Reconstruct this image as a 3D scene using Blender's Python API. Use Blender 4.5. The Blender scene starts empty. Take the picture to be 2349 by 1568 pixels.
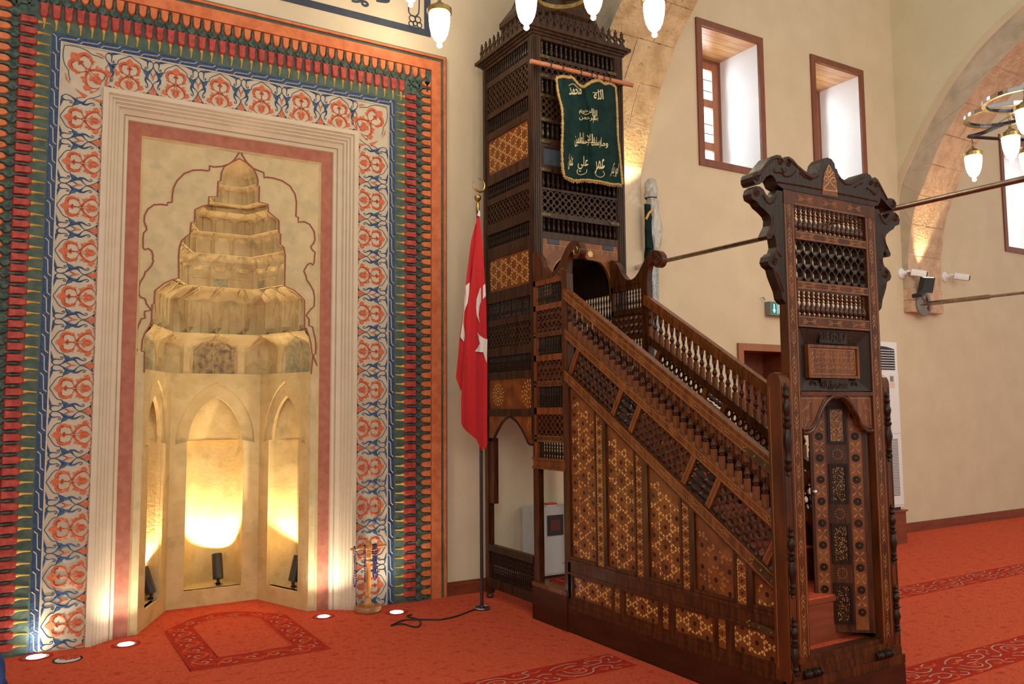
import bpy, math, random
from mathutils import Vector, Matrix
from mathutils.geometry import tessellate_polygon
random.seed(7)
SC = bpy.context.scene
COL = SC.collection
PI = math.pi

# ------------------------------------------------------------------ camera
FPX = 1876.26
YAW, PITCH, ROLL = math.radians(31.03), math.radians(4.689), math.radians(-0.474)
EYE = Vector((0, 0, 1.5))
_r = Vector((math.cos(YAW), -math.sin(YAW), 0))
_u = Vector((-math.sin(YAW)*math.sin(PITCH), -math.cos(YAW)*math.sin(PITCH), math.cos(PITCH)))
FW = Vector((math.sin(YAW)*math.cos(PITCH), math.cos(YAW)*math.cos(PITCH), math.sin(PITCH)))
CR = _r*math.cos(ROLL) + _u*math.sin(ROLL)
CU = -_r*math.sin(ROLL) + _u*math.cos(ROLL)
cam = bpy.data.cameras.new('camera')
cam.sensor_width = 36.0
cam.lens = FPX/2349*36.0
cam.clip_end = 100
camo = bpy.data.objects.new('camera', cam)
COL.objects.link(camo)
m = Matrix.Identity(4)
for i in range(3):
    m[i][0] = CR[i]; m[i][1] = CU[i]; m[i][2] = -FW[i]; m[i][3] = EYE[i]
camo.matrix_world = m
SC.camera = camo

def ray(px, py):
    return CR*((px-1174.5)/FPX) - CU*((py-784)/FPX) + FW
def atY(px, py, y):
    d = ray(px, py); return EYE + d*(y/d.y)
def atX(px, py, x):
    d = ray(px, py); return EYE + d*(x/d.x)
def atZ(px, py, z=0.0):
    d = ray(px, py); return EYE + d*((z-EYE.z)/d.z)
def atD(px, py, dd):
    return EYE + ray(px, py)*dd

# ------------------------------------------------------------------ materials
def srgb(r, g, b):
    f = lambda c: c/12.92 if c <= .04045 else ((c+.055)/1.055)**2.4
    return (f(r/255), f(g/255), f(b/255), 1)
def mat(name, col, rough=.6, col2=None, scale=8, detail=4, bump=0, bscale=60, stretch=None, metal=0, coat=0, spec=.5,
        sheen=0, emit=None, estr=0, alpha=1, trans=0, contrast=(.35, .65), col3=None, c3scale=3, c3pos=(.6, .72), bdist=.01):
    M = bpy.data.materials.new(name); M.use_nodes = True
    N = M.node_tree.nodes; L = M.node_tree.links
    b = N['Principled BSDF']
    b.inputs['Base Color'].default_value = (*col[:3], 1)
    b.inputs['Roughness'].default_value = rough
    b.inputs['Metallic'].default_value = metal
    b.inputs['Specular IOR Level'].default_value = spec
    if coat: b.inputs['Coat Weight'].default_value = coat; b.inputs['Coat Roughness'].default_value = .15
    if sheen: b.inputs['Sheen Weight'].default_value = sheen
    if trans: b.inputs['Transmission Weight'].default_value = trans
    if alpha < 1: b.inputs['Alpha'].default_value = alpha
    if emit: b.inputs['Emission Color'].default_value = (*emit[:3], 1); b.inputs['Emission Strength'].default_value = estr
    tc = N.new('ShaderNodeTexCoord'); mp = N.new('ShaderNodeMapping')
    L.new(tc.outputs['Object'], mp.inputs['Vector'])
    if stretch: mp.inputs['Scale'].default_value = stretch
    if col2:
        n = N.new('ShaderNodeTexNoise'); n.inputs['Scale'].default_value = scale; n.inputs['Detail'].default_value = detail
        L.new(mp.outputs[0], n.inputs['Vector'])
        r = N.new('ShaderNodeValToRGB'); r.color_ramp.elements[0].position = contrast[0]; r.color_ramp.elements[1].position = contrast[1]
        r.color_ramp.elements[0].color = (*col[:3], 1); r.color_ramp.elements[1].color = (*col2[:3], 1)
        L.new(n.outputs['Fac'], r.inputs['Fac'])
        out = r.outputs['Color']
        if col3:
            n3 = N.new('ShaderNodeTexNoise'); n3.inputs['Scale'].default_value = c3scale; n3.inputs['Detail'].default_value = 6
            L.new(tc.outputs['Object'], n3.inputs['Vector'])
            r3 = N.new('ShaderNodeValToRGB'); r3.color_ramp.elements[0].position = c3pos[0]; r3.color_ramp.elements[1].position = c3pos[1]
            L.new(n3.outputs['Fac'], r3.inputs['Fac'])
            mx = N.new('ShaderNodeMix'); mx.data_type = 'RGBA'
            L.new(r3.outputs['Color'], mx.inputs['Factor']); L.new(out, mx.inputs[6]); mx.inputs[7].default_value = (*col3[:3], 1)
            out = mx.outputs[2]
        L.new(out, b.inputs['Base Color'])
    if bump:
        n = N.new('ShaderNodeTexNoise'); n.inputs['Scale'].default_value = bscale; n.inputs['Detail'].default_value = 5
        L.new(mp.outputs[0], n.inputs['Vector'])
        bp = N.new('ShaderNodeBump'); bp.inputs['Strength'].default_value = bump; bp.inputs['Distance'].default_value = bdist
        L.new(n.outputs['Fac'], bp.inputs['Height']); L.new(bp.outputs[0], b.inputs['Normal'])
    return M
W_ = {}
def defmats():
    W = W_
    W['plaster'] = mat('cream_plaster', (.60, .485, .33), .9, (.64, .525, .365), 3, bump=.15, bscale=90)
    W['plaster2'] = mat('pale_green_plaster', (.60, .54, .37), .9, (.64, .57, .40), 3, bump=.1, bscale=90)
    W['carpet'] = mat('red_carpet', (.70, .100, .048), 1, (.86, .160, .080), 48, 8, bump=.9, bscale=260, spec=.03, col3=(.48, .05, .022), c3scale=16, c3pos=(.54, .82), stretch=(1, 2, 1))
    W['carpet_dark'] = mat('deep_red_carpet', (.42, .03, .018), 1, (.50, .042, .024), 30, bump=.8, bscale=260, spec=.05)
    W['carpet_pale'] = mat('pale_yarn', (.50, .33, .24), 1, (.42, .22, .15), 60, spec=.05)
    W['carpet_or'] = mat('orange_yarn', (.60, .10, .035), 1, (.52, .075, .03), 60, spec=.05)
    W['niche'] = mat('ochre_stone_plaster', (.54, .395, .175), .85, (.63, .485, .24), 7, bump=.35, bscale=45, col3=(.45, .35, .16), c3scale=9, c3pos=(.55, .72))
    W['niche_blue'] = mat('faded_blue_paint', (.46, .37, .18), .85, (.29, .28, .17), 25, 8, bump=.3, bscale=45, contrast=(.4, .62))
    W['niche_dark'] = mat('old_painted_plaster', (.42, .31, .14), .85, (.16, .10, .07), 24, 9, bump=.4, bscale=45, contrast=(.42, .68))
    W['facepan'] = mat('mottled_ochre_paint', (.52, .395, .205), .85, (.59, .455, .25), 12, 8, bump=.2, bscale=40, col3=(.44, .365, .205), c3scale=11, c3pos=(.52, .72))
    W['redband'] = mat('brick_red_paint', (.33, .105, .065), .8, (.40, .145, .09), 18, 8, bump=.3, bscale=50)
    W['redline'] = mat('dark_red_line_paint', (.26, .075, .05), .8)
    W['cream'] = mat('cream_moulding_paint', (.57, .465, .335), .75, (.61, .50, .365), 9, bump=.1, bscale=60)
    W['orange'] = mat('orange_relief_paint', (.52, .12, .035), .7, (.66, .19, .06), 16, 8, bump=.4, bscale=45)
    W['green'] = mat('dull_green_relief_paint', (.042, .078, .062), .75, (.080, .120, .088), 20, 8, bump=.6, bscale=50)
    W['tuft'] = mat('dark_green_tuft_paint', (.026, .055, .046), .75, (.085, .125, .095), 30, 8, bump=1, bscale=60, contrast=(.4, .62))
    W['crim'] = mat('crimson_relief_paint', (.30, .022, .018), .6, (.46, .06, .035), 22, 8, bump=.5, bscale=50)
    W['yellow'] = mat('yellow_thread_paint', (.68, .42, .07), .6, (.60, .34, .05), 40)
    W['white'] = mat('off_white_relief_ground', (.48, .395, .28), .7, (.54, .455, .33), 12, bump=.15, bscale=45)
    W['motred'] = mat('orange_red_motif_paint', (.60, .15, .055), .65, (.48, .095, .03), 70, 6, bump=.5, bscale=90)
    W['motblue'] = mat('navy_motif_paint', (.018, .055, .13), .6, (.035, .10, .21), 60, 6, bump=.4, bscale=90)
    W['bluebase'] = mat('blue_chain_ground', (.008, .028, .085), .5, (.02, .06, .15), 60, 6, bump=.6, bscale=90)
    W['chain'] = mat('pale_chain_line', (.62, .55, .43), .6)
    wd = dict(stretch=(3, 3, .35))
    W['wood'] = mat('old_walnut', (.028, .008, .0025), .34, (.085, .024, .006), 14, 8, bump=.25, bscale=40, coat=0.10, spec=0.28, **wd)
    W['woodr'] = mat('red_brown_polished_wood', (.090, .023, .005), .34, (.20, .060, .012), 12, 8, bump=.2, bscale=40, coat=0.12, spec=0.30, **wd)
    W['woodt'] = mat('blackened_tower_wood', (.020, .010, .006), .42, (.052, .023, .011), 12, 8, bump=.3, bscale=40, coat=0.04, spec=0.22, **wd)
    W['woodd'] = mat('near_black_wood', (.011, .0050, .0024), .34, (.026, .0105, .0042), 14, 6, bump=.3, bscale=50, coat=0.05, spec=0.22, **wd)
    W['plinth'] = mat('dark_mahogany_board', (.030, .007, .003), .4, (.052, .012, .004), 6, 8, bump=.1, coat=0.06, spec=0.25, stretch=(1, .6, 3))
    W['inpan'] = mat('russet_veneer', (.11, .027, .006), .4, (.21, .064, .012), 9, 6, bump=.15, bscale=70, coat=.12, spec=.35)
    W['inlay'] = mat('pale_boxwood_inlay', (.70, .42, .13), .4, (.56, .31, .075), 30, coat=.2)
    W['inlay2'] = mat('dull_boxwood_inlay', (.36, .155, .036), .4, (.28, .11, .025), 30, coat=.2)
    W['brass'] = mat('worn_brass', (.42, .29, .10), .35, (.25, .16, .06), 40, metal=.9)
    W['strap'] = mat('dark_brass_strap', (.045, .030, .012), .4, (.09, .06, .022), 30, metal=.5)
    W['winwood'] = mat('red_brown_window_frame', (.165, .045, .02), .45, (.21, .062, .028), 10, bump=.1, stretch=(2, 2, .5), coat=.2)
    W['winwood2'] = mat('orange_brown_sash', (.27, .09, .035), .45, (.34, .12, .045), 10, bump=.1, stretch=(2, 2, .5), coat=.2)
    W['plank'] = mat('varnished_pine', (.50, .24, .08), .3, (.64, .36, .14), 5, 8, bump=.05, stretch=(1, 6, 1), coat=.5)
    W['reveal'] = mat('white_reveal_paint', (.80, .82, .82), .85, (.84, .85, .85), 3)
    W['stone'] = mat('pinkish_sandstone', (.52, .33, .21), .9, (.66, .46, .31), 9, 9, bump=.9, bscale=38, col3=(.42, .32, .20), c3scale=5, c3pos=(.56, .72), bdist=.02)
    W['stone2'] = mat('honey_sandstone', (.46, .31, .165), .9, (.64, .47, .28), 7, 9, bump=1, bscale=30, col3=(.27, .20, .11), c3scale=14, c3pos=(.62, .74), bdist=.03)
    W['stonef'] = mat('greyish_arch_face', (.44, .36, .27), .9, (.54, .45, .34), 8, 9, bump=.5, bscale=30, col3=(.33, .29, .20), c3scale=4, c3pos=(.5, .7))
    W['woodg'] = mat('deep_red_brown_gate_wood', (.050, .013, .0035), .36, (.115, .030, .0065), 6, 8, bump=.15, bscale=40, coat=0.08, spec=0.25, stretch=(2, 2, .5))
    W['mortar'] = mat('pale_mortar', (.74, .62, .46), .95, (.64, .50, .36), 20, bump=.6, bscale=60)
    W['steel'] = mat('brushed_steel_rod', (.36, .29, .23), .32, (.26, .20, .15), 25, metal=.95)
    W['whiteplastic'] = mat('white_plastic', (.72, .72, .72), .45)
    W['greyplastic'] = mat('light_grey_enamel', (.50, .51, .50), .5, (.54, .55, .54), 4)
    W['black'] = mat('black_metal', (.012, .012, .014), .5, (.025, .025, .028), 60, bump=.1)
    W['dark'] = mat('dark_interior', (.008, .007, .006), .8)
    W['rubber'] = mat('black_rubber', (.01, .01, .01), .6)
    W['velvet'] = mat('dark_green_velvet', (.003, .015, .014), .9, (.007, .026, .023), 12, bump=.3, bscale=200, spec=.15)
    W['gold'] = mat('gold_thread', (.62, .42, .15), .6, (.48, .28, .08), 120, bump=1, bscale=300)
    W['golddull'] = mat('gold_embroidery', (.60, .50, .27), .55, (.45, .36, .18), 200)
    W['flagred'] = mat('scarlet_cloth', (.50, .004, .008), .8, (.56, .006, .011), 3, bump=.25, bscale=300, sheen=.2)
    W['flagwhite'] = mat('white_cloth', (.74, .68, .62), .8, bump=.2, bscale=300)
    W['beads'] = mat('purple_beads', (.035, .012, .11), .4)
    W['standwood'] = mat('golden_oak', (.45, .17, .035), .35, (.58, .25, .06), 14, 6, bump=.1, stretch=(3, 3, .4), coat=.4)
    W['basewood'] = mat('varnished_plywood', (.26, .10, .03), .45, (.36, .15, .045), 10, coat=.2)
    W['denim'] = mat('blue_denim', (.035, .09, .32), .9, (.012, .03, .14), 9, 8, bump=.5, bscale=200)
    W['skirt'] = mat('mahogany_skirting', (.16, .032, .012), .4, (.22, .05, .018), 8, bump=.1, stretch=(.5, 1, 4), coat=.2)
    W['signgreen'] = mat('exit_sign_green', (.0, .13, .11), .4, emit=(.0, .16, .14), estr=.5)
    W['signwhite'] = mat('exit_sign_white', (.8, .9, .85), .4, emit=(.8, 1, .95), estr=.9)
    W['plasticwrap'] = mat('clear_plastic_wrap', (.62, .60, .52), .15, (.42, .42, .38), 30, 8, bump=1, bscale=40, spec=.8, alpha=.72, stretch=(1, 1, .4))
    W['greywrap'] = mat('grey_patterned_cloth', (.09, .12, .16), .3, (.42, .45, .46), 90, 4, bump=.6, bscale=60, stretch=(1, 1, .6), coat=.5)
    W['shade'] = mat('lit_glass_shade', (.9, .85, .75), .3, emit=(1, .90, .70), estr=9)
    W['clearglass'] = mat('clear_glass', (.9, .9, .88), .08, alpha=.45, spec=.8)
    W['chrome'] = mat('polished_chrome', (.55, .56, .60), .12, metal=1)
    W['uplens'] = mat('lit_uplight_lens', (1, 1, 1), .4, emit=(1, .95, .85), estr=25)
    W['spotlens'] = mat('lit_spotlight_lens', (1, 1, 1), .4, emit=(1, .86, .58), estr=4)
    W['glass'] = mat('window_glass', (.95, .97, 1), .03, trans=1, spec=.4)
    W['vent'] = mat('dark_vent_slot', (.02, .022, .028), .6)
    W['screen'] = mat('dark_red_screen', (.10, .03, .025), .3)
    W['navy'] = mat('dark_blue_paint', (.028, .035, .055), .7, (.04, .05, .075), 10)
    W['grey'] = mat('grey_paint', (.20, .19, .18), .7)
    W['stick'] = mat('pinkish_broom_wood', (.33, .11, .045), .5, (.42, .16, .07), 10, coat=.1)
    W['paper'] = mat('pinkish_paper', (.7, .52, .42), .8)
    W['redplastic'] = mat('bright_red_plastic', (.6, .02, .03), .4)
    return W
Mt = defmats()

# ------------------------------------------------------------------ mesh builder
class Fr:
    def __init__(s, O, U, V):
        s.O = Vector(O); s.U = Vector(U).normalized(); s.V = Vector(V).normalized(); s.N = s.U.cross(s.V)
    def __call__(s, u, v, n=0): return s.O + s.U*u + s.V*v + s.N*n
WORLD = Fr((0, 0, 0), (1, 0, 0), (0, 1, 0))   # n = z
class MB:
    def __init__(s): s.v = []; s.f = []; s.m = []; s.mats = []; s.cm = 0; s.sm = []; s.cs = False
    def mat(s, k):
        M = Mt[k]
        if M not in s.mats: s.mats.append(M)
        s.cm = s.mats.index(M); return s
    def face(s, idx): s.f.append(idx); s.m.append(s.cm); s.sm.append(s.cs)
    def add(s, pts): b = len(s.v); s.v += [tuple(p) for p in pts]; return b
    def quad(s, a, b, c, d): i = s.add([a, b, c, d]); s.face((i, i+1, i+2, i+3))
    def box(s, F, u0, u1, v0, v1, n0, n1):
        P = [F(u, v, n) for n in (n0, n1) for v in (v0, v1) for u in (u0, u1)]
        b = s.add(P)
        for q in ((0, 2, 3, 1), (4, 5, 7, 6), (0, 1, 5, 4), (2, 6, 7, 3), (0, 4, 6, 2), (1, 3, 7, 5)): s.face(tuple(b+i for i in q))
        return s
    def wbox(s, x0, x1, y0, y1, z0, z1): return s.box(WORLD, x0, x1, y0, y1, z0, z1)
    def prism(s, F, pts, n0, n1, holes=()):
        loops = [list(pts)]+[list(h) for h in holes]
        flat = [p for l in loops for p in l]
        tris = tessellate_polygon([[Vector((p[0], p[1], 0)) for p in l] for l in loops])
        b0 = s.add([F(p[0], p[1], n0) for p in flat]); b1 = s.add([F(p[0], p[1], n1) for p in flat])
        sg = 1
        for t in tris:
            a, b, c = (flat[i] for i in t)
            ar = (b[0]-a[0])*(c[1]-a[1])-(b[1]-a[1])*(c[0]-a[0])
            t2 = t if ar > 0 else (t[0], t[2], t[1])
            if n1 >= n0:
                s.face(tuple(b1+i for i in t2)); s.face(tuple(b0+i for i in reversed(t2)))
            else:
                s.face(tuple(b0+i for i in t2)); s.face(tuple(b1+i for i in reversed(t2)))
        k = 0
        for l in loops:
            n = len(l)
            for i in range(n):
                j = (i+1) % n
                s.face((b0+k+i, b0+k+j, b1+k+j, b1+k+i))
            k += n
        return s
    def flat(s, F, pts, n):
        tris = tessellate_polygon([[Vector((p[0], p[1], 0)) for p in pts]])
        b = s.add([F(p[0], p[1], n) for p in pts])
        for t in tris:
            a, c, d = (pts[i] for i in t)
            ar = (c[0]-a[0])*(d[1]-a[1])-(c[1]-a[1])*(d[0]-a[0])
            s.face(tuple(b+i for i in (t if ar > 0 else (t[0], t[2], t[1]))))
    def tube(s, pts, r, seg=8, closed=False, caps=True):
        pts = [Vector(p) for p in pts]; n = len(pts); rr = r if isinstance(r, (list, tuple)) else [r]*n
        rings = []; pn = None
        for i in range(n):
            a = pts[i-1] if (i > 0 or closed) else pts[i]; b = pts[(i+1) % n] if (i < n-1 or closed) else pts[i]
            t = (b-a).normalized() if (b-a).length > 1e-9 else Vector((0, 0, 1))
            if pn is None:
                up = Vector((0, 0, 1)) if abs(t.z) < .9 else Vector((1, 0, 0)); nn = t.cross(up).normalized()
            else:
                nn = (pn - t*pn.dot(t)); nn = nn.normalized() if nn.length > 1e-6 else t.orthogonal().normalized()
            pn = nn; bb = t.cross(nn)
            rings.append(s.add([pts[i]+(nn*math.cos(2*PI*k/seg)+bb*math.sin(2*PI*k/seg))*rr[i] for k in range(seg)]))
        cs = s.cs; s.cs = True
        for i in range(n if closed else n-1):
            a, b = rings[i], rings[(i+1) % n]
            for k in range(seg): s.face((a+k, a+(k+1) % seg, b+(k+1) % seg, b+k))
        s.cs = cs
        if caps and not closed:
            s.face(tuple(rings[0]+k for k in reversed(range(seg)))); s.face(tuple(rings[-1]+k for k in range(seg)))
        return s
    def lathe(s, c, ax, prof, seg=12, smooth=True):
        """prof: list of (radius, distance along ax)"""
        c = Vector(c); ax = Vector(ax).normalized(); n1 = ax.orthogonal().normalized(); n2 = ax.cross(n1)
        rings = [s.add([c+ax*h+(n1*math.cos(2*PI*k/seg)+n2*math.sin(2*PI*k/seg))*max(r, 1e-5) for k in range(seg)]) for r, h in prof]
        cs = s.cs; s.cs = smooth
        for a, b in zip(rings, rings[1:]):
            for k in range(seg): s.face((a+k, a+(k+1) % seg, b+(k+1) % seg, b+k))
        s.cs = cs
        s.face(tuple(rings[0]+k for k in reversed(range(seg)))); s.face(tuple(rings[-1]+k for k in range(seg)))
        return s
    def grid(s, fn, nu, nv, wrapu=False, smooth=True, flip=False):
        b = s.add([fn(i/nu, j/nv) for j in range(nv+1) for i in range(nu+1)])
        cs = s.cs; s.cs = smooth
        for j in range(nv):
            for i in range(nu):
                a = b+j*(nu+1)+i; q = (a, a+1, a+nu+2, a+nu+1)
                s.face(q[::-1] if flip else q)
        s.cs = cs
        return s
    def ribbon(s, F, pts, w, n, h=.003):
        """raised stroke on a frame: pts (u,v), w width or list"""
        P = smooth2(pts) if len(pts) > 2 else [tuple(p) for p in pts]
        k = len(P); ws = w if isinstance(w, (list, tuple)) else [w]*len(pts)
        if len(pts) > 2: ws = resamp(ws, k)
        L = []; R = []
        for i in range(k):
            a = P[max(0, i-1)]; b = P[min(k-1, i+1)]; dx, dy = b[0]-a[0], b[1]-a[1]; d = math.hypot(dx, dy) or 1
            L.append((P[i][0]-dy/d*ws[i]/2, P[i][1]+dx/d*ws[i]/2)); R.append((P[i][0]+dy/d*ws[i]/2, P[i][1]-dx/d*ws[i]/2))
        b = s.add([F(*L[i], n) for i in range(k)]+[F(*P[i], n+h) for i in range(k)]+[F(*R[i], n) for i in range(k)])
        for i in range(k-1):
            s.face((b+i, b+k+i, b+k+i+1, b+i+1)); s.face((b+k+i, b+2*k+i, b+2*k+i+1, b+k+i+1))
        return s
    def build(s, name, parent=None, origin=None, kind=None):
        me = bpy.data.meshes.new(name)
        o = bpy.data.objects.new(name, me); COL.objects.link(o)
        if parent is not None: P = ORG[parent.name]; o.parent = parent
        else: P = Vector(origin) if origin is not None else Vector((0, 0, 0)); o.location = P
        ORG[o.name] = P
        me.from_pydata([(a-P.x, b-P.y, c-P.z) for a, b, c in s.v], [], s.f)
        for M in s.mats: me.materials.append(M)
        me.polygons.foreach_set('material_index', s.m); me.polygons.foreach_set('use_smooth', s.sm)
        me.update()
        if any(s.sm): me.set_sharp_from_angle(angle=math.radians(42))
        if kind: o['kind'] = kind
        return o
ORG = {}
def smooth2(pts, sub=4, closed=False):
    P = [tuple(p) for p in pts]; out = []; n = len(P)
    for i in range(n-1):
        p0 = P[max(0, i-1)]; p1 = P[i]; p2 = P[i+1]; p3 = P[min(n-1, i+2)]
        for k in range(sub):
            t = k/sub; t2 = t*t; t3 = t2*t
            out.append(tuple(.5*((2*b)+(-a+c)*t+(2*a-5*b+4*c-d)*t2+(-a+3*b-3*c+d)*t3) for a, b, c, d in zip(p0, p1, p2, p3)))
    out.append(P[-1]); return out
def resamp(ws, k):
    n = len(ws)
    return [ws[int(i*(n-1)/(k-1))]*(1-(i*(n-1)/(k-1) % 1))+ws[min(n-1, int(i*(n-1)/(k-1))+1)]*(i*(n-1)/(k-1) % 1) for i in range(k)]
def thing(name, label, cat, loc, group=None):
    o = bpy.data.objects.new(name, None); o.empty_display_size = .1; COL.objects.link(o); o.location = Vector(loc)
    ORG[o.name] = Vector(loc); o['label'] = label; o['category'] = cat
    if group: o['group'] = group
    return o
def tag(o, label, cat, group=None):
    o['label'] = label; o['category'] = cat
    if group: o['group'] = group
    return o
def part(o, name, parent, dloc):
    """another object of a mesh already made, moved by dloc (world offset)"""
    c = o.copy(); c.name = name; COL.objects.link(c); c.parent = parent; c.location = Vector(o.location)+Vector(dloc); ORG[c.name] = ORG[o.name]
    return c
def hull_circle(cx, cy, r, n=16, a0=0, a1=2*PI):
    return [(cx+r*math.cos(a0+(a1-a0)*i/n), cy+r*math.sin(a0+(a1-a0)*i/n)) for i in range(n)]
def inside(p, poly):
    x, y = p; c = False; n = len(poly)
    for i in range(n):
        x1, y1 = poly[i]; x2, y2 = poly[(i+1) % n]
        if (y1 > y) != (y2 > y) and x < (x2-x1)*(y-y1)/(y2-y1)+x1: c = not c
    return c

# ------------------------------------------------------------------ joined Arabic letters
AR = {'ا': (0xFE8D, 0), 'ب': (0xFE8F, 1), 'ت': (0xFE95, 1), 'ث': (0xFE99, 1), 'ج': (0xFE9D, 1), 'ح': (0xFEA1, 1), 'د': (0xFEA9, 0), 'ر': (0xFEAD, 0), 'س': (0xFEB1, 1), 'ش': (0xFEB5, 1),
      'ع': (0xFEC9, 1), 'غ': (0xFECD, 1), 'ف': (0xFED1, 1), 'ق': (0xFED5, 1), 'ك': (0xFED9, 1), 'ل': (0xFEDD, 1), 'م': (0xFEE1, 1), 'ن': (0xFEE5, 1), 'ه': (0xFEE9, 1), 'و': (0xFEED, 0), 'ي': (0xFEF1, 1),
      'ة': (0xFE93, 0), 'إ': (0xFE87, 0), 'ى': (0xFEEF, 0)}
def shape_ar(t):
    out = []
    for w in t.split(' '):
        g = []; prev = False; i = 0
        while i < len(w):
            c = w[i]
            if c == 'ل' and i+1 < len(w) and w[i+1] == 'ا':
                g.append(chr(0xFEFC if prev else 0xFEFB)); prev = False; i += 2; continue
            b, join = AR[c]; nxt = join and i+1 < len(w)
            g.append(chr(b+(3 if prev and nxt else 2 if nxt else 1 if prev else 0))); prev = bool(nxt); i += 1
        out.append(''.join(reversed(g)))
    return ' '.join(reversed(out))
def text_mesh(s, bold=0):
    c = bpy.data.curves.new('t', 'FONT'); c.body = s; c.align_x = 'CENTER'; c.align_y = 'CENTER'; c.offset = bold; c.resolution_u = 2
    o = bpy.data.objects.new('t', c); COL.objects.link(o); bpy.context.view_layer.update()
    me = bpy.data.meshes.new_from_object(o.evaluated_get(bpy.context.evaluated_depsgraph_get()))
    V = [(v.co.x, v.co.y) for v in me.vertices]; Fs = [tuple(p.vertices) for p in me.polygons]
    bpy.data.objects.remove(o); bpy.data.curves.remove(c); bpy.data.meshes.remove(me)
    return V, Fs
def put_text(mb, F, s, cu, cv, w, h, n, bold=0, fn=None, squash=True):
    V, Fs = text_mesh(s, bold)
    if not V: return
    x0 = min(v[0] for v in V); x1 = max(v[0] for v in V); y0 = min(v[1] for v in V); y1 = max(v[1] for v in V)
    sx = w/(x1-x0); sy = h/(y1-y0)
    if not squash: sx = sy = min(sx, sy)
    P = [(cu+(v[0]-(x0+x1)/2)*sx, cv+(v[1]-(y0+y1)/2)*sy) for v in V]
    b = mb.add([fn(*p) if fn else F(*p, n) for p in P])
    for f in Fs: mb.face(tuple(b+i for i in f))

# ------------------------------------------------------------------ wood-turning and screens
SP = [(.28, 0), (.42, .02), (.42, .07), (.26, .10), (.5, .16), (.62, .26), (.5, .38), (.28, .50), (.22, .57), (.40, .60), (.40, .64), (.24, .67), (.46, .73), (.46, .77), (.24, .81), (.42, .87), (.42, .93), (.28, .96), (.3, 1)]
SPS = [(.3, 0), (.5, .08), (.3, .14), (.6, .28), (.3, .52), (.5, .62), (.28, .68), (.5, .82), (.3, .9), (.3, 1)]
def spindle(mb, F, u, v0, v1, w, n, prof=SPS, seg=6):
    mb.lathe(F(u, v0, n), F.V, [(r*w, h*(v1-v0)) for r, h in prof], seg)
def spindles(mb, F, u0, u1, v0, v1, pitch, n, prof=SPS, seg=6):
    k = max(1, int(round(abs(u1-u0)/pitch)))
    for i in range(k): spindle(mb, F, u0+(i+.5)*(u1-u0)/k, v0, v1, pitch*.60, n, prof, seg)
def lattice(mb, F, u0, u1, v0, v1, pitch, n0, n1, hole=.36, pointed=0, rows=None):
    nu = max(1, int(round(abs(u1-u0)/pitch))); nv = rows or max(1, int(round(abs(v1-v0)/pitch)))
    du = (u1-u0)/nu; dv = (v1-v0)/nv
    hp = []
    for k in range(8):
        a = PI/8+k*PI/4
        hp.append((math.cos(a)*hole, math.sin(a)*hole*(1+pointed*(abs(math.sin(a)) > .8))))
    op = [(.5, .2), (.2, .5), (-.2, .5), (-.5, .2), (-.5, -.2), (-.2, -.5), (.2, -.5), (.5, -.2)]
    for i in range(nu):
        for j in range(nv):
            cu = u0+(i+.5)*du; cv = v0+(j+.5)*dv
            O = [(cu+x*du, cv+y*dv) for x, y in op]; H = [(cu+x*du, cv+y*dv) for x, y in hp]
            b = mb.add([F(*p, n1) for p in O]+[F(*p, n1) for p in H]+[F(*p, n0) for p in O]+[F(*p, n0) for p in H])
            for k in range(8):
                q = (k+1) % 8
                mb.face((b+k, b+q, b+8+q, b+8+k)); mb.face((b+16+q, b+16+k, b+24+k, b+24+q)); mb.face((b+8+k, b+8+q, b+24+q, b+24+k))
                if k % 2 == 1 or True: mb.face((b+q, b+k, b+16+k, b+16+q))
def inlay(mb, F, poly, sp, n, skip=0, mats=('inlay',), stud='strap', rot=PI/6, **k_):
    """six-sided cells ringed by pinwheels of slim darts, a stud in each cell"""
    us = [p[0] for p in poly]; vs = [p[1] for p in poly]; cu, cv = (min(us)+max(us))/2, (min(vs)+max(vs))/2
    e1 = (math.cos(rot)*sp, math.sin(rot)*sp); e2 = (math.cos(rot+PI/3)*sp, math.sin(rot+PI/3)*sp)
    R_ = int((max(us)-min(us)+max(vs)-min(vs))/sp)+2
    def dart(u, v, a):
        if random.random() < skip: return
        r1 = sp*.225; P = [(u+math.cos(a)*sp*.012, v+math.sin(a)*sp*.012), (u+math.cos(a-.38)*r1*.86, v+math.sin(a-.38)*r1*.86), (u+math.cos(a+.10)*r1*1.05, v+math.sin(a+.10)*r1*1.05), (u+math.cos(a+.36)*r1*.82, v+math.sin(a+.36)*r1*.82)]
        if all(inside(p, poly) for p in P): mb.mat(random.choice(mats)); b = mb.add([F(*p, n) for p in P]); mb.face((b, b+1, b+2, b+3))
    for i in range(-R_, R_+1):
        for j in range(-R_, R_+1):
            c = (cu+e1[0]*i+e2[0]*j, cv+e1[1]*i+e2[1]*j)
            if not (min(us)-sp < c[0] < max(us)+sp and min(vs)-sp < c[1] < max(vs)+sp): continue
            for k in range(3):
                th = rot+k*PI/3; m = (c[0]+math.cos(th)*sp/2, c[1]+math.sin(th)*sp/2)
                for d in (PI/3, -PI/3, 2*PI/3, -2*PI/3): dart(m[0], m[1], th+d)
            if stud and all(inside(p, poly) for p in hull_circle(c[0], c[1], .014, 4)):
                mb.mat('woodd'); mb.flat(F, hull_circle(c[0], c[1], sp*.12, 6, rot, rot+2*PI), n); mb.mat(stud); mb.lathe(F(*c, n), F.N, [(sp*.045, 0), (sp*.03, .004)], 5)
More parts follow.
